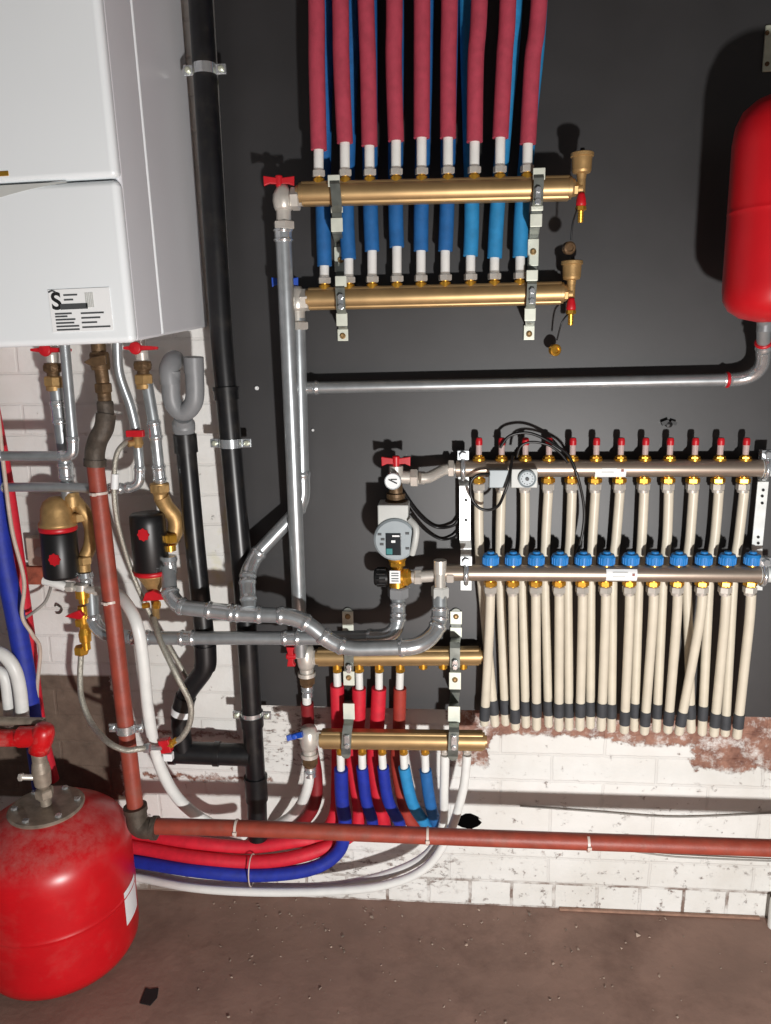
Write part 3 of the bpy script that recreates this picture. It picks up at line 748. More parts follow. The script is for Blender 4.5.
# cream pipes
UMX=[481,500,522.5,545,568,591,613,639.5,663.7,687,710,734]
BXU=[495,505.6,525.8,548.7,569,590.3,611.3,634.3,656.4,691,702,725]
BXL=[484.2,515.3,536.6,558.8,579.8,601.2,624.2,644.3,667.7,679,714,737]
def bottom_y(x): return 723+ (10*(x-484)/250)
for i in range(12):
    for (row,xs,xm,xb,d0,d1) in (('upper',FX[i],UMX[i],BXU[i],HD1-.004,.045),('lower',CXL[i],None,BXL[i],HD2,.065)):
        o=thing('underfloor_pipe','%s cream pipe from the left under the %s, grey sleeved at its foot'%(ORD[i],'flow meter bar' if row=='upper' else 'blue capped bar'),'pipe','cream pipes under the %s steel bar'%row)
        by=bottom_y(xb)+random.uniform(-2,3)
        if row=='upper': pts=[(xs,490,d0),(xs*.5+xm*.5+random.uniform(-1,1),535,.05),(xm,573,.045),(xm*.5+xb*.5,650,.042),(xb,by,d1)]
        else: pts=[(xs,594,d0),(xs+(xb-xs)*.12,620,.09),(xs*.5+xb*.5,670,.075),(xb,by,d1)]
        path=spl(PP(pts),10); r=W(xs,620,.06,9.3)/2
        r=W(xs,620,.06,9.3)/2
        mb=MB(); mb.tube(path,r,16); mb.revolve(path[-1]+Z*.001,-Z,[(0,r),(r*.5,r*.85),(r*.8,r*.5),(r*.9,.001)],16); obj('tube',mb,M['tan'],o)
        sy=by-22+random.uniform(-5,4)
        a=arc_sub(path,(xb,sy),(xb,sy+12)); a=[a[0],a[0]+(a[-1]-a[0]).normalized()*W(xb,sy,.05,15)]; mb=MB(); mb.tube([a[0],a[-1]],r*1.16,16); obj('sleeve',mb,M['sleeve'],o,label='dark grey sleeve')

# ------------------------------------------------------------------ pump group
PD=.088
pg=thing('pump_group','mixing pump with grey round face, pressure gauge and red winged valve','pump')
k=W(395,530,PD,1)
c=P(396,537,PD+.02)
mb=MB(); mb.lathe(c,OUT,[(-k*16,k*17),(0,k*20),(k*6,k*21.5),(k*11,k*21),(k*13,k*19),(k*13,0)],36); obj('motor_head',mb,M['pgrey'],pg)
mb=MB(); cc=P(394,516,PD+.01); mb.box(cc,k*15,k*14,k*14); obj('terminal_box',mb,M['lgrey'],pg,bevel=.003)
mb=MB(); dc=c+OUT*(k*13+.0008); f0=P(393.5,544,PD+.045); mb.box(V((f0.x,dc.y,f0.z)),k*7.5,.0015,k*11); dsp=obj('display',mb,M['screen'],pg,bevel=.001,label='dark display panel')
mb=MB(); mb.box(V((f0.x-k*4,dc.y-.002,f0.z-k*7)),k*3,.0008,k*3); obj('button',mb,M['teal'],dsp,bevel=.0006)
mb=MB(); mb.box(V((f0.x+k*2.5,dc.y-.002,f0.z+k*8.5)),k*3.5,.0006,k*.8); mb.box(V((f0.x,dc.y-.002,f0.z+k*3)),k*2,.0006,k*1.2); obj('readout',mb,M['label'],dsp)
for (dx,dz) in ((-15,6),(12,7),(-13,-4),(12,-8),(-12,1)):
    mb=MB(); mb.box(V((c.x+k*dx,dc.y,c.z+k*dz)),k*1.8,.0008,k*1.1); obj('face_mark',mb,M['labelgrey'],pg)
mb=MB(); mb.tube(spl(PP([(410,520,.13),(416,528,.14),(415,542,.14),(412,554,.13)]),8),k*3.2,12); obj('cable_plug',mb,M['lgrey'],pg)
mb=MB(); a=P(396,490,PD); mb.lathe(P(396,508,PD),Z,[(0,k*9),(k*3,k*9),(k*3,k*11),(k*8,k*11),(k*8,k*8.5),(k*12,k*9.5),(k*15,k*9.5),(k*15,k*7),(k*28,k*6.5)],20); ub=obj('union',mb,M['oldbrass'],pg)
mb=MB(); mb.rod(P(396,477,PD),P(424,478,PD-.02),k*6.5,18); mb.nut(P(414,478,PD-.012),X,k*8,k*9.5); mb.tube(fillet(PP([(420,478,.1),(428,478,.095),(445,469,.062),(458,468.5,HD1)]),.02),k*5.5,16); mb.nut(P(451,468.5,HD1+.002),X,k*6,k*9); mb.lathe(P(396,470,PD),Z,[(-k*8,k*7),(k*4,k*7),(k*5,k*4),(k*7,k*3)],16)
obj('flow_connection',mb,M['nickel'],pg)
butterfly(pg,'winged_handle',P(396,461,PD+.005),X,Z,k*14,k*9,M['handle'],.008)
gc=P(393,481,PD+.03); mb=MB(); mb.lathe(gc,OUT,[(-k*10,k*3),(-k*3,k*3),(-k*3,k*8),(k*2,k*8.4),(k*3,k*8),(k*3,k*7.2),(k*2.4,k*7)],24); g=obj('pressure_gauge',mb,M['chrome'],pg)
mb=MB(); mb.lathe(gc+OUT*k*1.6,OUT,[(0,k*7.1),(k*.9,k*7.1),(k*.9,0)],24); obj('dial',mb,M['label'],g,label='white dial')
mb=MB(); mb.box(gc+OUT*k*2.8,k*4.5,k*.25,k*.6,(X+Z*-.5).normalized(),Y,(Z+X*.5).normalized()); mb.box(gc+OUT*k*2.8+X*k*1+Z*k*2,k*3,k*.2,k*.5); obj('needle',mb,M['ink'],g)
mb=MB(); mb.lathe(P(397,556,PD),-Z,[(0,k*10),(k*4,k*9),(k*9,k*6),(k*14,k*6)],18); mb.nut(P(397,563,PD),Z,k*6,k*8.5); mb.lathe(P(396,577,PD),X,[(-k*6,k*8),(k*10,k*8),(k*12,k*9),(k*16,k*6),(k*20,k*5)],18); mb.lathe(P(397,572,PD),-Z,[(0,k*8),(k*16,k*8)],18); mb.nut(P(406,577,PD),X,k*6,k*9.5)
obj('mixing_valve',mb,M['gold'],pg)
mb=MB(); mb.lathe(P(388,577,PD+.005),-X,[(0,k*9),(k*8,k*9.5),(k*13,k*8.5),(k*14,k*7),(k*14,0)],20)
for j in range(10):
    a=2*math.pi*j/10; o_=P(386,577,PD+.005)+V((0,math.cos(a),math.sin(a)))*k*9; mb.rod(o_,o_-X*k*9,k*1.2,6)
obj('setting_knob',mb,M['black'],pg)
mb=MB(); lc=P(395,577,PD+.025); mb.box(lc,k*5.3,.001,k*6.5); lb=obj('label',mb,M['label'],pg,label='white printed label')
for v_ in (-4,-1.5,1.5,4):
    mb=MB(); mb.box(lc+OUT*.0012+Z*k*v_,k*3.6,.0003,k*.5); obj('print_line',mb,M['labelgrey'],lb)
mb=MB(); mb.tube([P(412,577,PD),P(458,574,HD2)],k*6.3,16); mb.nut(P(418,577,PD),X,k*8,k*8); mb.nut(P(450,575,HD2+.002),X,k*8,k*8.5); mb.rod(P(440,575,.108),P(440,588,.115),k*5.5,16); mb.lathe(P(440,566,.105),Z,[(-k*8,k*6.5),(k*6,k*6.5)],16); mb.rod(P(441,566,.105),P(441,562,.105),k*3,10)
obj('return_connection',mb,M['nickel'],pg)
for (x,y,d) in ((398,592,.088),(440,592,.105)):
    mb=MB(); cc=P(x,y,d); mb.nut(cc,Z,k*12,k*11 if x<420 else k*9); mb.lathe(cc-Z*k*6,-Z,[(0,k*8),(k*5,k*7.5)],16); obj('union_nut',mb,M['lgrey'] if x>420 else M['greypl'],pg)
# sensors and cables on the flow meter bar
sn=thing('thermostat_unit','small grey box and round dial fixed across the left of the flow meter bar','thermostat')
def face_box(x0,y0,x1,y1,d,th): 
    a=P(x0,y1,d); b=P(x1,y0,d); return V(((a.x+b.x)/2,-d+th/2,(a.z+b.z)/2)),(b.x-a.x)/2,th/2,(b.z-a.z)/2
mb=MB(); mb.box(*face_box(489,470,509,488,.098,.024)); obj('sensor_box',mb,M['pgrey'],sn,bevel=.002)
mb=MB(); mb.box(*face_box(511,469,538,488,.096,.022)); hb=obj('dial_housing',mb,M['lgrey'],sn,bevel=.002)
dc=P(527,478.5,.097); k2=W(527,478,.11,1); mb=MB(); mb.lathe(dc,OUT,[(0,k2*9),(k2*3,k2*9),(k2*4,k2*8),(k2*3,k2*7),(k2*3,0)],28)
dl=obj('dial_ring',mb,M['pgrey'],sn)
mb=MB()
for j in range(12):
    a=2*math.pi*j/12; q0=dc+OUT*k2*3.4+V((math.cos(a),0,math.sin(a)))*k2*5.6; mb.box(q0,k2*.4,k2*.3,k2*.4)
mb.lathe(dc+OUT*k2*3,OUT,[(0,k2*2),(k2*1.5,k2*1.8),(k2*1.5,0)],14); obj('dial_marks',mb,M['labelgrey'],dl)
def cable(label,pts,w=2.6,m='black',name='cable'):
    mid=pts[len(pts)//2]; mb=MB(); mb.tube(spl(PP(pts),10),W(*mid,w)/2,10); return tag(obj(name,mb,M[m]),label,'cable')
cable('black cable hanging in a deep loop from the pump to the left bracket',[(404,494,.085),(420,516,.05),(436,527,.028),(452,526,.034),(459,519,.036),(467,510,.036)],3)
cable('thinner black cable hanging below the deep loop beside the pump',[(411,514,.09),(425,530,.045),(440,539,.027),(452,538,.032),(459,533,.036),(467,525,.036)],2.4)
cable('short black cable loop below the grey sensor box',[(490,474,.10),(478,475,.095),(471,482,.095),(471,496,.09),(478,507,.09),(488,510,.09),(498,506,.095),(504,494,.108),(509,480,.108),(511,466,.095),(513,456,.085)],3)
cable('long black cable arching over the flow meters down to the blue caps',[(500,448,.07),(508,437,.068),(520,433,.067),(533,434,.067),(550,442,.07),(568,455,.08),(577,475,.085),(583,500,.075),(584,520,.07),(581,540,.068),(577,553,.065)],3)
cable('second black cable arching just under the long cable over the flow meters',[(517,457,.075),(521,446,.08),(532,442,.08),(548,445,.08),(560,453,.082),(568,463,.085)],2.6)

# ------------------------------------------------------------------ lower brass bars
D1,D2=.06,.115
u2=thing('heating_manifold','lower small gold brass bar half hidden behind the curving steel pipe','manifold')
B3=bar(u2,318,657,479,656,D1,18,M['brass'])
l2=thing('heating_manifold','lowest small gold brass bar with blue lever valve and five blue pipes','manifold')
B4=bar(l2,322,739,483,741,D2,19,M['brass'])
for o,b_ in ((u2,B3),(l2,B4)):
    for s,e in ((-1,b_[1]),(1,b_[2])):
        mb=MB(); mb.lathe(e-b_[4]*s*.002,b_[4]*s,[(0,b_[3]*.45),(.006,b_[3]*.45),(.006,b_[3]*.3),(.01,b_[3]*.3)],20); obj('end_cap',mb,M['brass'],o)
def elbow_valve(parent,x,y,d,hx_,hy_,hm,vert,xe):
    c=P(x,y,d); k=W(x,y,d,1)
    mb=MB(); mb.revolve(c-Z*k*12,Z,[(0,k*7),(k*3,k*8.5),(k*10,k*9.5),(k*18,k*9),(k*24,k*7)],20); mb.rod(c,P(xe,y,d),k*5.5,16); mb.nut(c+(P(xe,y,d)-c)*.75,X,k*6,k*8)
    mb.lathe(c-Z*k*12,-Z,[(0,k*7),(k*4,k*7),(k*4,k*9),(k*8,k*9)],18); v=obj('ball_valve',mb,M['nickel'],parent)
    mb=MB(); mb.nut(c-Z*k*24,Z,k*9,k*8.5); mb.lathe(c-Z*k*28,-Z,[(0,k*6.5),(k*4,k*6)],16); obj('union_nut',mb,M['oldbrass'],v)
    mb=MB(); mb.lathe(c-Z*k*30,-Z,[(0,k*6),(k*3,k*6.4),(k*4,k*5.4),(k*6,k*6.4),(k*8,k*5.4),(k*12,k*6)],16); obj('press_sleeve',mb,M['chrome'],v)
    h=P(hx_,hy_,d+.02); mb=MB(); mb.rod(c,h,k*2.5,10); obj('spindle',mb,M['nickel'],v)
    if vert: butterfly(v,'winged_handle',h,Z,-X,k*10,k*8,hm,.012)
    else: butterfly(v,'winged_handle',h,(X+Z*.3).normalized(),(OUT+Z*.3).normalized(),k*8,k*7,hm,.012)
    return c-Z*k*42
e1=elbow_valve(u2,306,657,D1,291,656,M['handle'],True,320)
e2=elbow_valve(l2,309,738,D2,295,736,M['bluehandle'],False,323)
# outlets
RX=[337,359,379,400]; BX=[340.5,362,382,403.5,425,445,467]
for x in RX+[423,443,463]:
    c=P(x,665,D1); k=W(x,665,D1,1); mb=MB()
    if x<410: mb.lathe(c+Z*k*2,-Z,[(0,k*4.5),(k*6,k*4.5),(k*6,k*3),(k*9,k*3)],14); mb.nut(c-Z*k*5,Z,k*4,k*5); obj('outlet_fitting',mb,M['gold'],u2)
    else: mb.lathe(c+Z*k*2,-Z,[(0,k*4.5),(k*5,k*4.5),(k*6,k*3.5)],14); obj('blanking_plug',mb,M['gold'],u2)
for x in BX:
    c=P(x,748.5,D2); k=W(x,749,D2,1); mb=MB(); mb.lathe(c+Z*k*2,-Z,[(0,k*4),(k*5,k*4),(k*5,k*3),(k*8,k*3)],14); mb.nut(c-Z*k*4,Z,k*3,k*4.6); obj('outlet_fitting',mb,M['gold' if x<440 else 'nickel'],l2)
def hose(label,cat,white,sleeve,m,ws,wi=9,group=None,name='insulated_pipe'):
    o=thing(name,label,cat,group); q=PP(white); mid=white[0]
    mb=MB(); mb.tube(spl(q,6),W(*mid,wi)/2,16); obj('inner_pipe',mb,M['white'],o,label='bare white pipe end')
    mb=MB(); mb.tube(spl(PP(sleeve),10),W(*sleeve[0],ws)/2,18); obj('insulation',mb,M[m],o); return o
BL=[(300,856,.08),(252,862,.085),(200,858,.085),(140,848,.05),(70,838,.035)]      # red run along the wall foot
BB=[(310,869,.095),(258,875,.10),(200,871,.10),(140,862,.06),(70,852,.04)]
def off(l,dx,dy,dd): return [(x+dx,y+dy,d+dd) for x,y,d in l]
gR='red pipes under the small upper brass bar'; gB='blue pipes under the lowest brass bar'
hose('red insulated pipe nearest the red valve under the small brass bar','pipe',[(337,672,D1),(337.5,687,D1)],[(337,685,D1),(338,728,.05),(338,770,.045),(335,815,.05),(318,838,.045)]+off(BL,-4,-15,-.024),'red',14,8,gR)
hose('second red insulated pipe from the red valve under the small brass bar','pipe',[(359,672,D1),(359.5,690,D1)],[(359,688,D1),(358,728,.055),(353,760,.05),(359,815,.05),(348,837,.05)]+BL,'red',14,8,gR)
hose('third red insulated pipe from the red valve under the small brass bar','pipe',[(379,672,D1),(379,690,D1)],[(379,688,D1),(377,728,.055),(374,760,.05),(380,805,.045),(384,824,.03),(384,832,-.02)],'red',15,8,gR)
hose('brownish red insulated pipe, rightmost of the four under the small brass bar','pipe',[(400,672,D1),(399.5,690,D1)],[(400,688,D1),(399,728,.055),(397,765,.05),(406,812,.04),(414,825,.03),(415,832,-.02)],'brownred',13,8,gR)
hose('navy blue insulated pipe nearest the blue lever under the lowest brass bar','pipe',[(340.5,754,D2),(341,771,D2)],[(341,769,D2),(342,800,.10),(345,826,.09),(338,852,.085)]+BB,'navy',14,8,gB)
hose('second navy blue insulated pipe from the blue lever valve','pipe',[(362,754,D2),(362.5,769,D2)],[(362,767,D2),(366,800,.10),(372,820,.09),(372,832,.06),(368,835,-.02)],'navy',12,8,gB)
hose('third navy blue insulated pipe from the blue lever valve','pipe',[(382,754,D2),(383,769,D2)],[(383,767,D2),(388,800,.10),(399,822,.085),(400,832,.05),(399,835,-.02)],'navy',12,8,gB)
hose('light blue insulated pipe under the lowest brass bar','pipe',[(403.5,754,D2),(404.5,769,D2)],[(404,767,D2),(412,802,.10),(424,822,.07),(430,831,.04),(431,835,-.02)],'cyan',12,8,gB)
hose('mid blue insulated pipe beside the two bare white pipes','pipe',[(425,754,D2),(425.5,772,D2)],[(425.5,770,D2),(430,802,.10),(436,822,.06),(444,830,.03),(447,834,-.02)],'blue',12,8,gB)
WH=[(330,891,.115),(260,892,.12),(195,888,.12),(140,878,.07),(70,868,.05)]
o,_,_=run('white_pipe','bare white pipe from the lowest brass bar curling left along the wall foot','pipe',[(445,755,D2),(444,790,.11),(442,828,.09),(425,856,.085),(385,875,.085)]+off(WH,0,-5,-.034),8.5,M['white'],smooth=True)
o,_,_=run('white_pipe','rightmost bare white pipe of the lowest brass bar curling left along the floor','pipe',[(467,755,D2),(463,790,.115),(449,834,.115),(425,868,.115),(385,885,.118)]+WH,8.5,M['white'],smooth=True)
# tails of the two elbow valves
hose('short white pipe ending in a dark red sleeve below the red lever valve','pipe',[(306.5,693,D1),(307,706,D1)],[(307,703,D1),(309,735,.05),(316,775,.045),(314,805,.05),(298,826,.03),(280,834,.01),(270,838,-.02)],'darkred',13,9)
run('white_pipe','short white pipe curving left from below the blue lever valve','pipe',[(309,772,D2),(308,785,.11),(302,802,.095),(291,816,.07),(276,825,.03),(268,829,-.02)],10,M['white'],smooth=True)
# lower stepped brackets
step_bracket('stepped zinc bracket at the left of the two lowest brass bars',
  [(348,612,BT+.004),(348,634,BT+.004),(348,640,D1+.02),(349,648,D1+.024),(349,666,D1+.024),(349,670,D1+.012),(349,684,D1+.012),(349,690,BT+.006),(349,700,BT+.006),(349,704,D2-.01),(349,719,D2-.01),(348,726,D2+.02),(347,733,D2+.026),(346,748,D2+.026),(346,754,D2+.01)],9,
  [(348,616,BT+.004),(349,677,D1+.012)],[(349,668,D1+.03,6),(347,741,D2+.029,14)],pads=[(348,611,633,BT+.004),(349,671,685,D1+.012),(349,703,719,D2-.01)])
step_bracket('stepped zinc bracket at the right of the two lowest brass bars',
  [(456,613,BT+.004),(456,637,BT+.004),(455,643,D1+.02),(455,648,D1+.024),(455,667,D1+.024),(455,672,D1+.012),(455,688,D1+.012),(455,692,BT+.006),(454,703,BT+.006),(454,708,D2-.01),(454,722,D2-.01),(454,728,D2+.02),(454,732,D2+.026),(453,750,D2+.026),(453,756,D2+.01)],9.5,
  [(456,616,BT+.004),(455,679,D1+.012)],[(455,664,D1+.028,8),(454,742,D2+.029,16)],pads=[(456,611,624,BT+.004),(456,627,637,BT+.004),(455,672,689,D1+.012),(454,706,722,D2-.01)])

# ------------------------------------------------------------------ red oxide gas pipe
GD=.19; GT=.15
gp=thing('gas_pipe','long red oxide painted pipe dropping from the boiler and turning right along the wall','pipe')
r=W(115,640,GD,17)/2
mb=MB(); mb.tube(fillet(PP([(95,462,GT),(137,822,GD)]),.01),r,20); obj('vertical_length',mb,M['gas'],gp)
mb=MB(); mb.tube(fillet(PP([(142,826,GD),(240,828,GD),(480,838,GD),(800,849,GD)]),.1),r*.98,20); obj('horizontal_length',mb,M['gas'],gp)
mb=MB(); mb.tube(fillet(PP([(135,806,GD),(138,828,GD),(156,828,GD)]),.03),r*1.3,20)
a=P(135,806,GD); b=P(137,818,GD); mb.tube([a,a+(b-a)*.4],r*1.45,20); a=P(157,828,GD); mb.tube([a,a-X*.01],r*1.45,20); obj('elbow',mb,M['iron'],gp,label='rusty brown elbow fitting')
mb=MB(); mb.tube(spl(PP([(95,464,GT),(95,452,GT),(98,440,GT-.01),(104,428,GT-.015),(106,414,GT-.02)]),6),r*1.12,20); mb.tube([P(95,466,GT),P(95,459,GT)],r*1.26,20); obj('elbow',mb,M['iron'],gp,label='brown iron elbow fitting')
def ch(x0,y0,x1,y1,w,mm,nut,nm):
    p,q=P(x0,y0,GT-.02),P(x1,y1,GT-.02); rr=W(x0,y0,GD,w)/2; mb=MB(); t=(q-p)
    if nut: mb.nut((p+q)/2,t.normalized(),t.length,rr*1.08)
    else: mb.lathe(p,t,[(0,rr*.9),(t.length*.15,rr),(t.length*.85,rr),(t.length,rr*.9)],18)
    return obj(nm,mb,M[mm],gp)
k=W(100,370,GD,1)
for q in ((106,416,105,401,17,'iron',0,'adapter'),(105,402,104,392,14,'oldbrass',0,'adapter'),(104,393,103,383,17,'oldbrass',1,'union_nut'),(103,384,101,368,14,'oldbrass',0,'adapter'),(99,354,97,330,15,'oldbrass',0,'adapter')): ch(*q)
gv=ch(101,370,99,352,20,'oldbrass',0,'gas_valve')
mb=MB(); a=P(98,361,GT+.01); mb.hexa([a+V((-k*16,0,-k*1)),a+V((-k*6,0,k*4)),a+V((k*8,0,k*6)),a+V((k*8,0,-k*3)),a+V((-k*6,0,-k*6))],Y*.008); obj('lever',mb,M['oldbrass'],gv,bevel=.0015)
for i,(x,y,hz) in enumerate(((98.5,493,0),(110,601,0),(428,836,1),(588,842.5,1),(237,828,1))):
    c=P(x,y,GD if hz else GT+(GD-GT)*(y-462)/360); t=X if hz else (P(95,462,GT)-P(137,822,GD)).normalized(); mb=MB(); mb.lathe(c-t*.003,t,[(0,r*1.0),(0,r*1.08),(.005,r*1.08),(.005,r*1.0)],20); mb.box(c+OUT*r*1.08,.004,.003,.003)
    o=obj('cable_tie',mb,M['tie']); tag(o,['pale cable tie near the top of the red oxide pipe','pale cable tie on the red oxide pipe level with the white hose','pale cable tie on the red oxide pipe right of the two white pipes','pale cable tie farthest right on the horizontal red oxide pipe','pale cable tie on the red oxide pipe in front of the drain stack'][i],'cable tie')
cg=thing('pipe_clamp','zinc pipe clamp on its bent wall arm around the vertical red oxide pipe','pipe clamp')
c=P(126,728,GT+(GD-GT)*.74); mb=MB(); mb.lathe(c,Z,[(-.009,r*1.02),(-.009,r*1.16),(.009,r*1.16),(.009,r*1.02)],24); obj('ring',mb,M['chrome'],cg)
for s in (-1,1):
    mb=MB(); mb.box(c+X*s*(r*1.16+.007),.009,.003,.009); mb.lathe(c+X*s*(r*1.16+.009)+OUT*.003,OUT,[(0,.005),(.005,.005),(.006,0)],10); obj('ear',mb,M['chrome'],cg,bevel=.001)
mb=MB(); a=c+X*(r*1.16+.014); mb.tube(fillet([a,P(144,717,.14),V((P(142,700,0).x,-.001,P(142,700,0).z))],.02),.004,10); obj('arm',mb,M['steel'],cg)

# ------------------------------------------------------------------ valves and pipes under the boiler
def boiler_valve(name,label,x,y,d,hx_,lx):
    o=thing('isolating_valve',label,'valve'); k=W(x,y,d,1)
    t=(P(x,y-20,d)-P(x+1.6,y+0,d)).normalized()
    c=P(x,y,d)
    mb=MB(); mb.lathe(c-t*k*4,t,[(0,k*6),(k*8,k*6.5),(k*12,k*6),(k*16,k*5),(k*24,k*5)],16); obj('body',mb,M['nickel'],o)
    mb=MB(); mb.lathe(c-t*k*4,-t,[(0,k*8),(k*4,k*9),(k*9,k*7.5),(k*10,k*6),(k*14,k*6.5)],16); mb.nut(c-t*k*9,t,k*7,k*9.5); obj('union',mb,M['oldbrass'],o)
    mb=MB(); mb.nut(c-t*k*22,t,k*10,k*9.5); mb.lathe(c-t*k*27,-t,[(0,k*8),(k*4,k*8),(k*5,k*6)],16); obj('compression_nut',mb,M['brassmatte'],o)
    h=P(hx_,y-9,d+.03); mb=MB(); mb.rod(c+t*k*8,h,k*2,8); mb.lathe(h,OUT,[(-k*3,k*5),(k*2,k*6.5),(k*4,k*5.5),(k*5,0)],16)
    l=P(lx,y-9,d+.035); mb.hexa([h+Z*k*3+OUT*k*2,h-Z*k*3+OUT*k*2,l-Z*k*1.2,l+Z*k*1.2],Y*k*4); e=P(2*hx_-lx+ (8 if lx<hx_ else -8),y-9,d+.03); mb.hexa([h-Z*k*3+OUT*k*2,h+Z*k*3+OUT*k*2,e+Z*k*1.4,e-Z*k*1.4],Y*k*4)
    obj('red_handle',mb,M['handle'],o,bevel=.001,label='red lever handle')
VD=.11
boiler_valve('v','leftmost isolating valve with red lever under the boiler',52,359,VD,46,30)
boiler_valve('v','isolating valve with red lever under the right half of the boiler',142,357,VD,136,123)
run('steel_pipe','short thick galvanised pipe dropping from the leftmost boiler valve to its separator','pipe',[(56,388,VD),(66,470,VD),(68,500,0.100)],13,M['steel'],rad=.02,fit=[((57,402),(60,424)),((65,462),(67,480))],seg=18)
run('steel_pipe','galvanised pipe dropping from the right boiler valve to the inverted separator','pipe',[(147,384,VD),(155,430,VD),(161,488,0.100)],11.5,M['steel'],rad=.02,fit=[((152,418),(155,440)),((158,466),(161,482))],seg=18)
run('steel_pipe','thin steel pipe from the boiler bending left out of view, the upper of two','pipe',[(64,338,0.150),(73,440,0.150),(73,456,0.150),(58,456,0.150),(-160,456,0.150)],10,M['steel'],rad=.03,fit=[((72,436),(60,456)),((6,456),(-4,456))],seg=16)
run('steel_pipe','lower thin steel pipe running left behind the red oxide pipe, with an upturned bend','pipe',[(-160,488,0.125),(60,487,0.125),(118,489,0.115),(139,486,0.110),(140,468,0.110),(137,438,0.110)],9.5,M['steel'],rad=.03,fit=[((6,488),(-4,488)),((108,488),(122,488)),((125,488),(140,466))],seg=16)
run('steel_pipe','thin steel pipe curving from the boiler down to the small red tap','pipe',[(117,338,0.130),(119,372,0.125),(130,405,0.115),(136,430,0.110)],9.5,M['steel'],smooth=True)
tv=thing('filling_tap','small brass tap with bright red handle between the boiler pipes','valve')
k=W(137,434,.15,1); c=P(137,434,0.115)
mb=MB(); mb.lathe(c-Z*k*14,Z,[(0,k*4),(k*4,k*6),(k*9,k*5),(k*12,k*4)],14); mb.tube([c-Z*k*8,P(128,444,0.130)],k*3.5,12); obj('body',mb,M['brassmatte'],tv)
mb=MB(); mb.box(c+OUT*.008+Z*k*1,k*9,k*3,k*3.4); mb.lathe(c-Z*k*3,Z,[(0,k*4),(k*6,k*4)],12); obj('red_handle',mb,M['handle'],tv,bevel=.0015,label='bright red handle')

# separators
def badge(parent,x,y,d,k):
    c=P(x,y,d); mb=MB(); q=[]
    for j in range(16):
        a=2*math.pi*j/16; rr=k*(6.3 if j%2==0 else 5.2); q.append(c+V((math.cos(a)*rr,0,math.sin(a)*rr*1.1)))
    mb.hexa(q[::-1],Y*.004); obj('red_badge',mb,M['handle'],parent,label='round red emblem')
s1=thing('dirt_separator','black cylinder separator with brass dome on top, left of the red oxide pipe','separator')
k=W(62,550,.15,1); t=(P(57,500,0.110)-P(63,575,0.110)).normalized(); c=P(62,577,0.110)
mb=MB(); mb.revolve(c,t,[(0,k*15),(k*1.5,k*17.5),(k*4,k*18),(k*48,k*18),(k*50,k*17)],32); obj('canister',mb,M['black'],s1)
mb=MB(); mb.revolve(c+t*k*50,t,[(0,k*18.4),(k*2,k*19),(k*5,k*18.6),(k*6,k*17.6)],32); obj('red_ring',mb,M['handle'],s1,label='red ring')
mb=MB(); mb.revolve(c+t*k*55,t,[(0,k*18.8),(k*3,k*18.6),(k*6,k*16.5),(k*18,k*15.5),(k*25,k*12.5),(k*29,k*7),(k*30,k*3)],32); mb.rod(c+t*k*72,P(74,505,0.090),k*8,16); mb.lathe(P(72,500,0.100),Z,[(-k*6,k*8),(k*4,k*8),(k*8,k*7)],16); dm=obj('brass_dome',mb,M['brassmatte'],s1)
mb=MB(); mb.tube(spl(PP([(74,500,0.090),(84,512,0.090),(91,528,0.080),(90,546,0.080),(84,560,0.085),(84,572,0.090)]),6),k*7,16); mb.nut(P(78,517,0.095),Z,k*9,k*9); mb.nut(P(84,560,0.090),Z,k*9,k*8.5); obj('brass_loop',mb,M['brassmatte'],s1)
mb=MB(); mb.lathe(P(85,572,0.090),-Z,[(0,k*7.5),(k*5,k*8.5),(k*8,k*7),(k*20,k*7)],16); obj('union',mb,M['chrome'],s1)
badge(s1,54,560,.11+k*18.2,k)
s2=thing('dirt_separator','black cylinder separator hanging upside down with brass cone and red emblem','separator')
t=(P(147,510,0.110)-P(153,575,0.110)).normalized(); c=P(152,570,0.110); k=W(150,540,.15,1)
mb=MB(); mb.revolve(c,t,[(0,k*17),(k*2,k*18),(k*50,k*18),(k*58,k*17.5),(k*60,k*16)],32); obj('canister',mb,M['black'],s2)
mb=MB(); mb.revolve(c-t*k*4,t,[(0,k*17.6),(k*1,k*18.6),(k*3,k*19),(k*5,k*18.4)],32); obj('red_ring',mb,M['handle'],s2,label='red ring')
mb=MB(); mb.revolve(c-t*k*3,-t,[(0,k*17),(k*3,k*15),(k*10,k*11),(k*20,k*6),(k*24,k*4.5),(k*50,k*3.5)],24); obj('brass_cone',mb,M['brassmatte'],s2)
mb=MB(); h=P(153,599,0.135); mb.hexa([h+V((-k*12,0,-k*3)),h+V((k*12,0,-k*1)),h+V((k*12,0,k*3)),h+V((0,0,k*9)),h+V((-k*8,0,k*6))],Y*k*7); obj('red_handle',mb,M['handle'],s2,bevel=.002,label='red drain handle')
mb=MB(); mb.rod(P(143,606,0.140),P(149,605,0.140),k*3,10); mb.nut(P(157,605,0.130),X,k*6,k*4.5); obj('drain_nut',mb,M['gold'],s2)
mb=MB(); mb.lathe(P(160,492,0.100),Z,[(-k*8,k*6.5),(-k*2,k*7),(k*2,k*9.5),(k*9,k*9.5),(k*10,k*7)],16); mb.nut(P(160,488,0.100),Z,k*9,k*10.5); mb.tube(spl(PP([(161,496,0.100),(166,506,0.090),(175,518,0.080),(175,532,0.080),(168,544,0.085)]),6),k*8,16); obj('brass_loop',mb,M['brassmatte'],s2)
mb=MB(); mb.nut(P(170,538,0.100),Z,k*9,k*8); mb.lathe(P(170,545,0.100),-Z,[(0,k*6),(k*6,k*6)],12); obj('union',mb,M['gold'],s2)
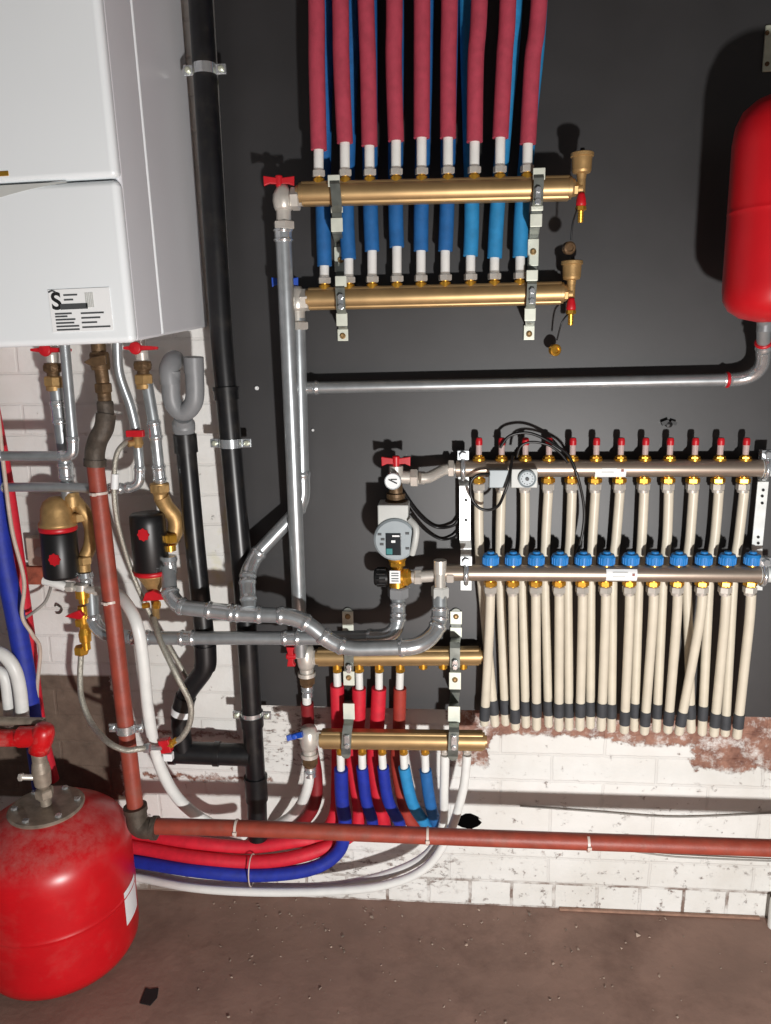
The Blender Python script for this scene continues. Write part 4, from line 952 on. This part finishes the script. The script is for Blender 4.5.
mb=MB(); mb.lathe(P(169,556,0.115),-Z,[(0,k*7.5),(k*4,k*8.5),(k*8,k*7),(k*18,k*7)],16); obj('press_union',mb,M['chrome'],s2)
badge(s2,143,535,.11+k*18.2,k)

# filling assembly below the left separator
fa=thing('drain_tap','brass drain tap with red lever hanging below the left separator','valve')
k=W(82,620,.15,1)
mb=MB(); mb.lathe(P(82,590,0.110),-Z,[(0,k*7),(k*8,k*7),(k*8,k*4.5),(k*14,k*4.5)],14); mb.nut(P(82,622,0.110),Z,k*8,k*7); mb.lathe(P(82,606,0.110),-Z,[(0,k*4.5),(k*10,k*6.5),(k*18,k*6),(k*24,k*4.5),(k*30,k*6.5),(k*38,k*6),(k*39,k*4.5),(k*47,k*4.5)],14); mb.nut(P(81.5,650,0.110),Z,k*9,k*7.4); obj('body',mb,M['gold'],fa)
mb=MB(); a=P(66,616,0.130); mb.hexa([a+V((-k*2,0,-k*1)),a+V((k*14,0,-k*4)),a+V((k*18,0,0)),a+V((k*14,0,k*6)),a+V((k*6,0,k*3))],Y*k*5); obj('red_handle',mb,M['handle'],fa,bevel=.0015,label='red lever')
mb=MB(); mb.tube(spl(PP([(44,580,0.120),(56,583,0.120),(66,587,0.115)]),6),k*5,14); obj('hose_end',mb,M['white'],fa,label='whitish hose end')
mb=MB(); mb.rod(P(66,587,0.115),P(112,593,0.110),k*3.6,14); mb.nut(P(70,587,0.115),X,k*8,k*5.5); mb.nut(P(97,591,0.110),X,k*6,k*5); mb.rod(P(82,584,0.110),P(82,594,0.110),k*6.5,14); obj('tee',mb,M['nickel'],fa)
run('braided_hose','thin braided hose looping from the brass drain tap across the red oxide pipe','hose',[(81,656,.11),(80,678,.12),(82,700,.14),(92,724,.165),(108,742,.215),(125,750,.222),(138,749,.215),(147,748,.2)],6,M['braid'],smooth=True)
run('braided_hose','thin braided hose swinging from the inverted separator down to the red tap','hose',[(154,618,.115),(160,640,.15),(178,678,.18),(190,703,.17),(190,722,.165),(182,737,.165),(170,745,.165)],6,M['braid'],smooth=True)
run('braided_hose','thin grey hose looping from the filling tap down behind the inverted separator','hose',[(134,439,.11),(124,444,.135),(116,457,.15),(114,490,.155),(118,525,.145),(133,575,.11),(152,618,.10),(172,652,.06),(186,676,.045),(197,692,.03)],5,M['braid'],smooth=True)
run('pipe_tag','small white tag wrapped round the thin hose by the red oxide pipe','tag',[(115,474,.153),(114.5,489,.155)],7.5,M['label'])
run('white_pipe','white plastic hose sweeping down beside the red oxide pipe to the wall foot','hose',[(110,592,.105),(122,598,.14),(136,622,.18),(143,660,.18),(148,710,.17),(157,757,.15),(172,790,.13),(190,810,.11),(215,826,.09),(245,834,.13)],11.5,M['white'],smooth=True)
tp=thing('drain_tap','small red and white tap between the white hose and the black waste branch','valve')
k=W(166,748,.165,1); c=P(166,748,.165)
mb=MB(); mb.box(c+Z*k*3,k*5.5,k*4,k*7,(X+Z*.2).normalized(),Y,(Z-X*.2).normalized()); obj('red_body',mb,M['handle'],tp,bevel=.002)
mb=MB(); mb.box(c+V((k*2,0,-k*9)),k*4.5,k*3.5,k*4); obj('white_base',mb,M['label'],tp,bevel=.0015)
mb=MB(); mb.rod(P(168,746,.165),P(177,740,.165),k*3.4,12); mb.nut(P(171,744,.165),(P(177,740,.165)-P(168,746,.165)),k*5,k*4.4); obj('nut',mb,M['gold'],tp)
mb=MB(); mb.nut(P(147,748,.2),X,k*6,k*4.8); mb.rod(P(143,748,.205),P(162,748,.168),k*2.4,10); obj('inlet_nut',mb,M['steel'],tp)

# ------------------------------------------------------------------ far left hoses
run('insulated_pipe','navy blue insulated pipe hanging at the far left edge of the photo','pipe',[(-40,320,.10),(-14,430,.125),(-6,478,.125),(2,550,.125),(14,610,.125),(25,670,.125),(35,740,.115),(42,790,.085)],19,M['navy'],smooth=True)
run('insulated_pipe','crimson insulated pipe at the far left beside the navy blue one','pipe',[(-30,300,.06),(-12,390,.075),(5,480,.075),(17,560,.075),(28,640,.075),(38,720,.065),(52,780,.045)],15,M['red'],smooth=True)
cable('cream cable twisting down over the blue and red pipes at the far left',[(-20,320,.10),(-4,400,.14),(4,470,.15),(12,530,.155),(24,580,.155),(22,615,.155),(32,634,.15),(40,650,.12),(37,690,.12),(38,730,.11)],4,'cable')
cable('short grey cable curling left of the brass drain tap',[(25,618,.12),(35,611,.09),(45,602,.07),(50,590,.05),(52,580,.03)],3,'greycable')
jb=thing('junction_box','small off white box on the wall behind the left separator','box')
mb=MB(); mb.box(*face_box(28,538,52,566,.03,.028)); obj('box_body',mb,M['cable'],jb,bevel=.003)
mb=MB(); mb.lathe(P(40,552,.03),OUT,[(0,.011),(.006,.01),(.006,0)],16); obj('cable_gland',mb,M['lgrey'],jb)
br_=thing('brick_stub','broken red brick piece in the wall below the small off white box','brick')
mb=MB(); mb.box(*face_box(24,567,52,585,.025,.022)); obj('brick_body',mb,mat('broken brick',hx(150,78,58),.85,0,.25,60,.6,120),br_,bevel=.004)
for lab,pts,w in (('crumpled white plastic pipe bent over at the far left edge',[(-14,650,.17),(2,654,.17),(14,668,.17),(20,690,.165),(23,722,.16)],13),
                  ('second white plastic pipe tucked behind at the far left edge',[(-8,668,.15),(4,676,.15),(8,700,.15),(10,725,.15)],11)):
    run('white_pipe',lab,'pipe',pts,w,M['white'],smooth=True)

# ------------------------------------------------------------------ lower left vessel
def dusty():
    m_=M['tankdust']; nt=m_.node_tree; b=nt.nodes['Principled BSDF']; prev=b.inputs['Base Color'].links[0].from_socket
    g=nt.nodes.new('ShaderNodeNewGeometry'); sx=nt.nodes.new('ShaderNodeSeparateXYZ'); nt.links.new(g.outputs['Normal'],sx.inputs[0])
    mr_=nt.nodes.new('ShaderNodeMapRange'); mr_.inputs['From Min'].default_value=.3; mr_.inputs['From Max'].default_value=.95; mr_.inputs['To Max'].default_value=.5; nt.links.new(sx.outputs[2],mr_.inputs[0])
    n=nt.nodes.new('ShaderNodeTexNoise'); n.inputs['Scale'].default_value=38; n.inputs['Detail'].default_value=9; n.inputs['Roughness'].default_value=.75; nt.links.new(g.outputs['Position'],n.inputs['Vector'])
    r2=nt.nodes.new('ShaderNodeMapRange'); r2.inputs['From Min'].default_value=.38; r2.inputs['From Max'].default_value=.7; nt.links.new(n.outputs['Fac'],r2.inputs[0])
    mu=nt.nodes.new('ShaderNodeMath'); mu.operation='MULTIPLY'; nt.links.new(mr_.outputs[0],mu.inputs[0]); nt.links.new(r2.outputs[0],mu.inputs[1])
    mx=nt.nodes.new('ShaderNodeMix'); mx.data_type='RGBA'; nt.links.new(mu.outputs[0],mx.inputs[0]); nt.links.new(prev,mx.inputs[6]); mx.inputs[7].default_value=hx(176,140,132)
    nt.links.new(mx.outputs[2],b.inputs['Base Color'])
dusty()
lt=thing('expansion_vessel','large dusty red expansion vessel standing on the floor at the lower left','vessel')
TDv=.21
b0=P(65,960,TDv); R=W(66,900,TDv,75)
top=P(52,808,TDv)
axc=V((b0.x,-TDv,0)); 
zb=.006
ztop=top.z; Ht=ztop-zb
prof=[(0,.03),(0.0005,R*.5),(Ht*.015,R*.78),(Ht*.05,R*.925),(Ht*.10,R*.985),(Ht*.15,R),(Ht*.3,R),(Ht*.42,R),(Ht*.435,R),(Ht*.44,R*1.007),(Ht*.446,R*1.007),(Ht*.451,R),(Ht*.47,R),(Ht*.58,R),(Ht*.70,R),(Ht*.76,R*.995),(Ht*.81,R*.965),(Ht*.86,R*.90),(Ht*.90,R*.81),(Ht*.95,R*.66),(Ht*.985,R*.52),(Ht,R*.46)]
mb=MB(); mb.revolve(V((b0.x,-TDv,zb)),Z,prof,64); obj('shell',mb,M['tankdust'],lt)
mb=MB(); fc=V((b0.x,-TDv,ztop)); mb.lathe(fc,Z,[(-.004,R*.45),(.004,R*.47),(.007,R*.45),(.007,0)],48); fl=obj('flange',mb,M['dust'],lt,label='round dusty metal flange')
for j in range(6):
    a=2*math.pi*j/6+.35; mb=MB(); mb.nut(fc+V((math.cos(a)*R*.38,math.sin(a)*R*.38,.010)),Z,.006,.007); obj('bolt',mb,M['chrome'],fl)
mb=MB()
for j in range(3):
    a=2*math.pi*j/3+.5; mb.box(V((b0.x+math.cos(a)*R*.6,-TDv+math.sin(a)*R*.6,.008)),.02,.02,.008)
obj('foot',mb,M['black'],lt)
vs=[];fs=[]; n=8
for j,(zz) in enumerate((P(132,918,TDv).z,P(132,886,TDv).z)):
    for i in range(n+1):
        a=math.radians(-8+22*i/n); vs.append(V((b0.x+math.cos(a)*R*1.004,-TDv+math.sin(a)*R*1.004,zz+(.004*math.sin(a)))))
for i in range(n): fs.append((i,i+1,n+2+i,n+1+i))
mb=MB(); mb.add(vs,fs,True); obj('sticker',mb,M['label'],lt,label='white sticker facing right')
# valve on the vessel and red elbow
vv=thing('vessel_valve','dull metal service valve rising from the flange of the floor standing vessel','valve')
k=W(42,780,TDv,1); e0=fc+Z*.008; e1=P(38,750,TDv); t=(e1-e0).normalized(); Ln=(e1-e0).length
mb=MB(); mb.lathe(e0,t,[(0,k*5.5),(Ln*.12,k*5.5),(Ln*.12,k*7),(Ln*.3,k*7),(Ln*.32,k*5),(Ln*.38,k*8),(Ln*.62,k*9),(Ln*.75,k*8),(Ln*.8,k*7),(Ln*1.0,k*7)],18); mb.nut(e0+t*Ln*.22,t,Ln*.16,k*9); obj('body',mb,M['dust'],vv)
mb=MB(); a=e0+t*Ln*.5; mb.rod(a,P(20,777,TDv+.02),k*3,10); mb.nut(P(21,777,TDv+.02),X,k*4,k*4); obj('side_key',mb,M['nickel'],vv)
re_=thing('pipe_elbow','chunky scuffed red elbow and pipe above the floor standing vessel','pipe')
mr=mat('scuffed red paint',hx(196,18,24),.35,0,.08,50,dirt=hx(200,150,140),dirt_amt=.6)
mb=MB(); mb.tube(fillet([P(-150,736,TDv),P(10,738,TDv),P(38,738,TDv),P(40,752,TDv)],.02),k*8.5,18); obj('pipe_length',mb,mr,re_)
mb=MB(); mb.revolve(P(45,725,TDv),(P(38,754,TDv)-P(45,725,TDv)),[(0,k*6),(k*2,k*9),(k*8,k*11),(k*18,k*11),(k*24,k*10),(k*30,k*10)],20); mb.tube([P(20,737,TDv),P(45,736,TDv)],k*10.5,18); obj('elbow_body',mb,mr,re_)
run('steel_pipe','dusty grey pipe lying just above the red elbow at the far left','pipe',[(-150,718,TDv-.01),(44,722,TDv-.02)],9,M['dust'])

# ------------------------------------------------------------------ small things on wall and floor
cable('thin grey cable sagging along the wall above the red oxide pipe on the right',[(520,806,.004),(600,812,.006),(680,817,.006),(790,812,.004)],1.6,'greycable')
cable('thin grey cable along the wall under the red oxide pipe on the right',[(600,846,.008),(660,855,.012),(700,858,.014),(800,862,.01)],1.8,'greycable')
for (x,y,lab) in ((257,388,'bright screw head in the black board right of the drain stack'),(313,430,'tiny screw head in the black board right of the riser')):
    o=screw(None,P(x,y,BT)+OUT*.001,.0045 if x<300 else .003,M['label']); tag(o,lab,'screw')
pl=thing('wall_plug','small black clip stuck on the board above the flow meters','clip')
c=P(668,424,BT); mb=MB(); mb.lathe(c,OUT,[(0,.007),(.012,.006),(.014,0)],12); mb.box(c+V((-.008,-.008,.004)),.007,.004,.004,(X+Z*.4).normalized(),Y,(Z-X*.4).normalized()); mb.box(c+V((.008,-.008,.003)),.006,.004,.0035,(X-Z*.3).normalized(),Y,(Z+X*.3).normalized()); obj('clip_body',mb,M['black'],pl)
hk=thing('wall_hook','tiny dark wire hook on the white wall left of the brass drain tap','hook')
mb=MB(); mb.tube(spl(PP([(55,606,.001),(57,605,.01),(62,609,.011),(60,613,.008),(56,613,.006)]),6),.0018,8); obj('wire',mb,M['iron'],hk)
ws=thing('white_post','sliver of a white post at the right photo edge by the floor','post')
mb=MB(); a=P(768,914,.03); mb.lathe(V((a.x+.016,-.03,0)),Z,[(0,.013),(.003,.014),(.07,.014),(.074,.012)],20); obj('post_body',mb,M['white'],ws)
h=thing('wall_hole','dark rough hole in the white brick wall behind the two white pipes','hole')
c=P(468,822,.002); q=[]
for j in range(18):
    a=2*math.pi*j/18; rr=random.uniform(.85,1.15); q.append(c+V((math.cos(a)*.03*rr,0,math.sin(a)*.019*rr)))
mb=MB(); mb.hexa(q[::-1],Y*.004); obj('hole_mouth',mb,M['hole'],h)  # flat black plate, the hole's inner shade is its colour
mb=MB(); c=P(150,996,TDv); r_=fw+cr*((150-CX)/F)-cu*((996-CY)/F); fp=CAM+r_*(-CAM.z/r_.z)
q=[fp+V((-.014,-.02,.0)),fp+V((.010,-.024,0)),fp+V((.017,-.004,0)),fp+V((.011,.02,0)),fp+V((-.006,.016,0)),fp+V((-.017,.019,0))]
mb.hexa([p*1.0+Z*.002 for p in q],-Z*.002); tag(obj('rubber_scrap',mb,M['ink'],bevel=.001),'small black rubber scrap on the floor right of the red vessel','scrap')
# crumbs of mortar and brick
mbs=MB(); 
for i in range(210):
    x=random.triangular(-.62,.8,-.45); y=-abs(random.gauss(0,.2)) -.01
    if (x-b0.x)**2+(y+TDv)**2<(R*1.02)**2: continue
    s=random.uniform(.001,.0038)*(1.5 if random.random()<.1 else 1)
    vs=[V((x,y,s*.4))+V((random.uniform(-1,1),random.uniform(-1,1),random.uniform(-.45,.7)))*s for _ in range(8)]
    bm=bmesh.new(); 
    for v in vs: bm.verts.new(v)
    bmesh.ops.convex_hull(bm,input=bm.verts); bm.verts.index_update()
    used=[v for v in bm.verts if v.link_faces]; ix={v:i for i,v in enumerate(used)}
    mbs.add([v.co.copy() for v in used],[tuple(ix[v] for v in f.verts) for f in bm.faces]); bm.free()
tag(obj('mortar_crumbs',mbs,mat('mortar crumbs',hx(160,142,128),.9,0,.5,40)),'scattered mortar crumbs and grit on the brown floor','debris',kind='stuff')
ct_=thing('cable_tie','thin cable tie around the red and blue pipes at the wall foot','cable tie')
q=[P(252,850,.10)+V((0,0,.02))]
cc=P(252,870,.10); mb=MB(); pts=[cc+V((0,math.cos(a)*.030,math.sin(a)*.036)) for a in [2*math.pi*j/24 for j in range(25)]]; mb.tube(pts,.0015,6); obj('strap',mb,M['tie'],ct_)
finalize()
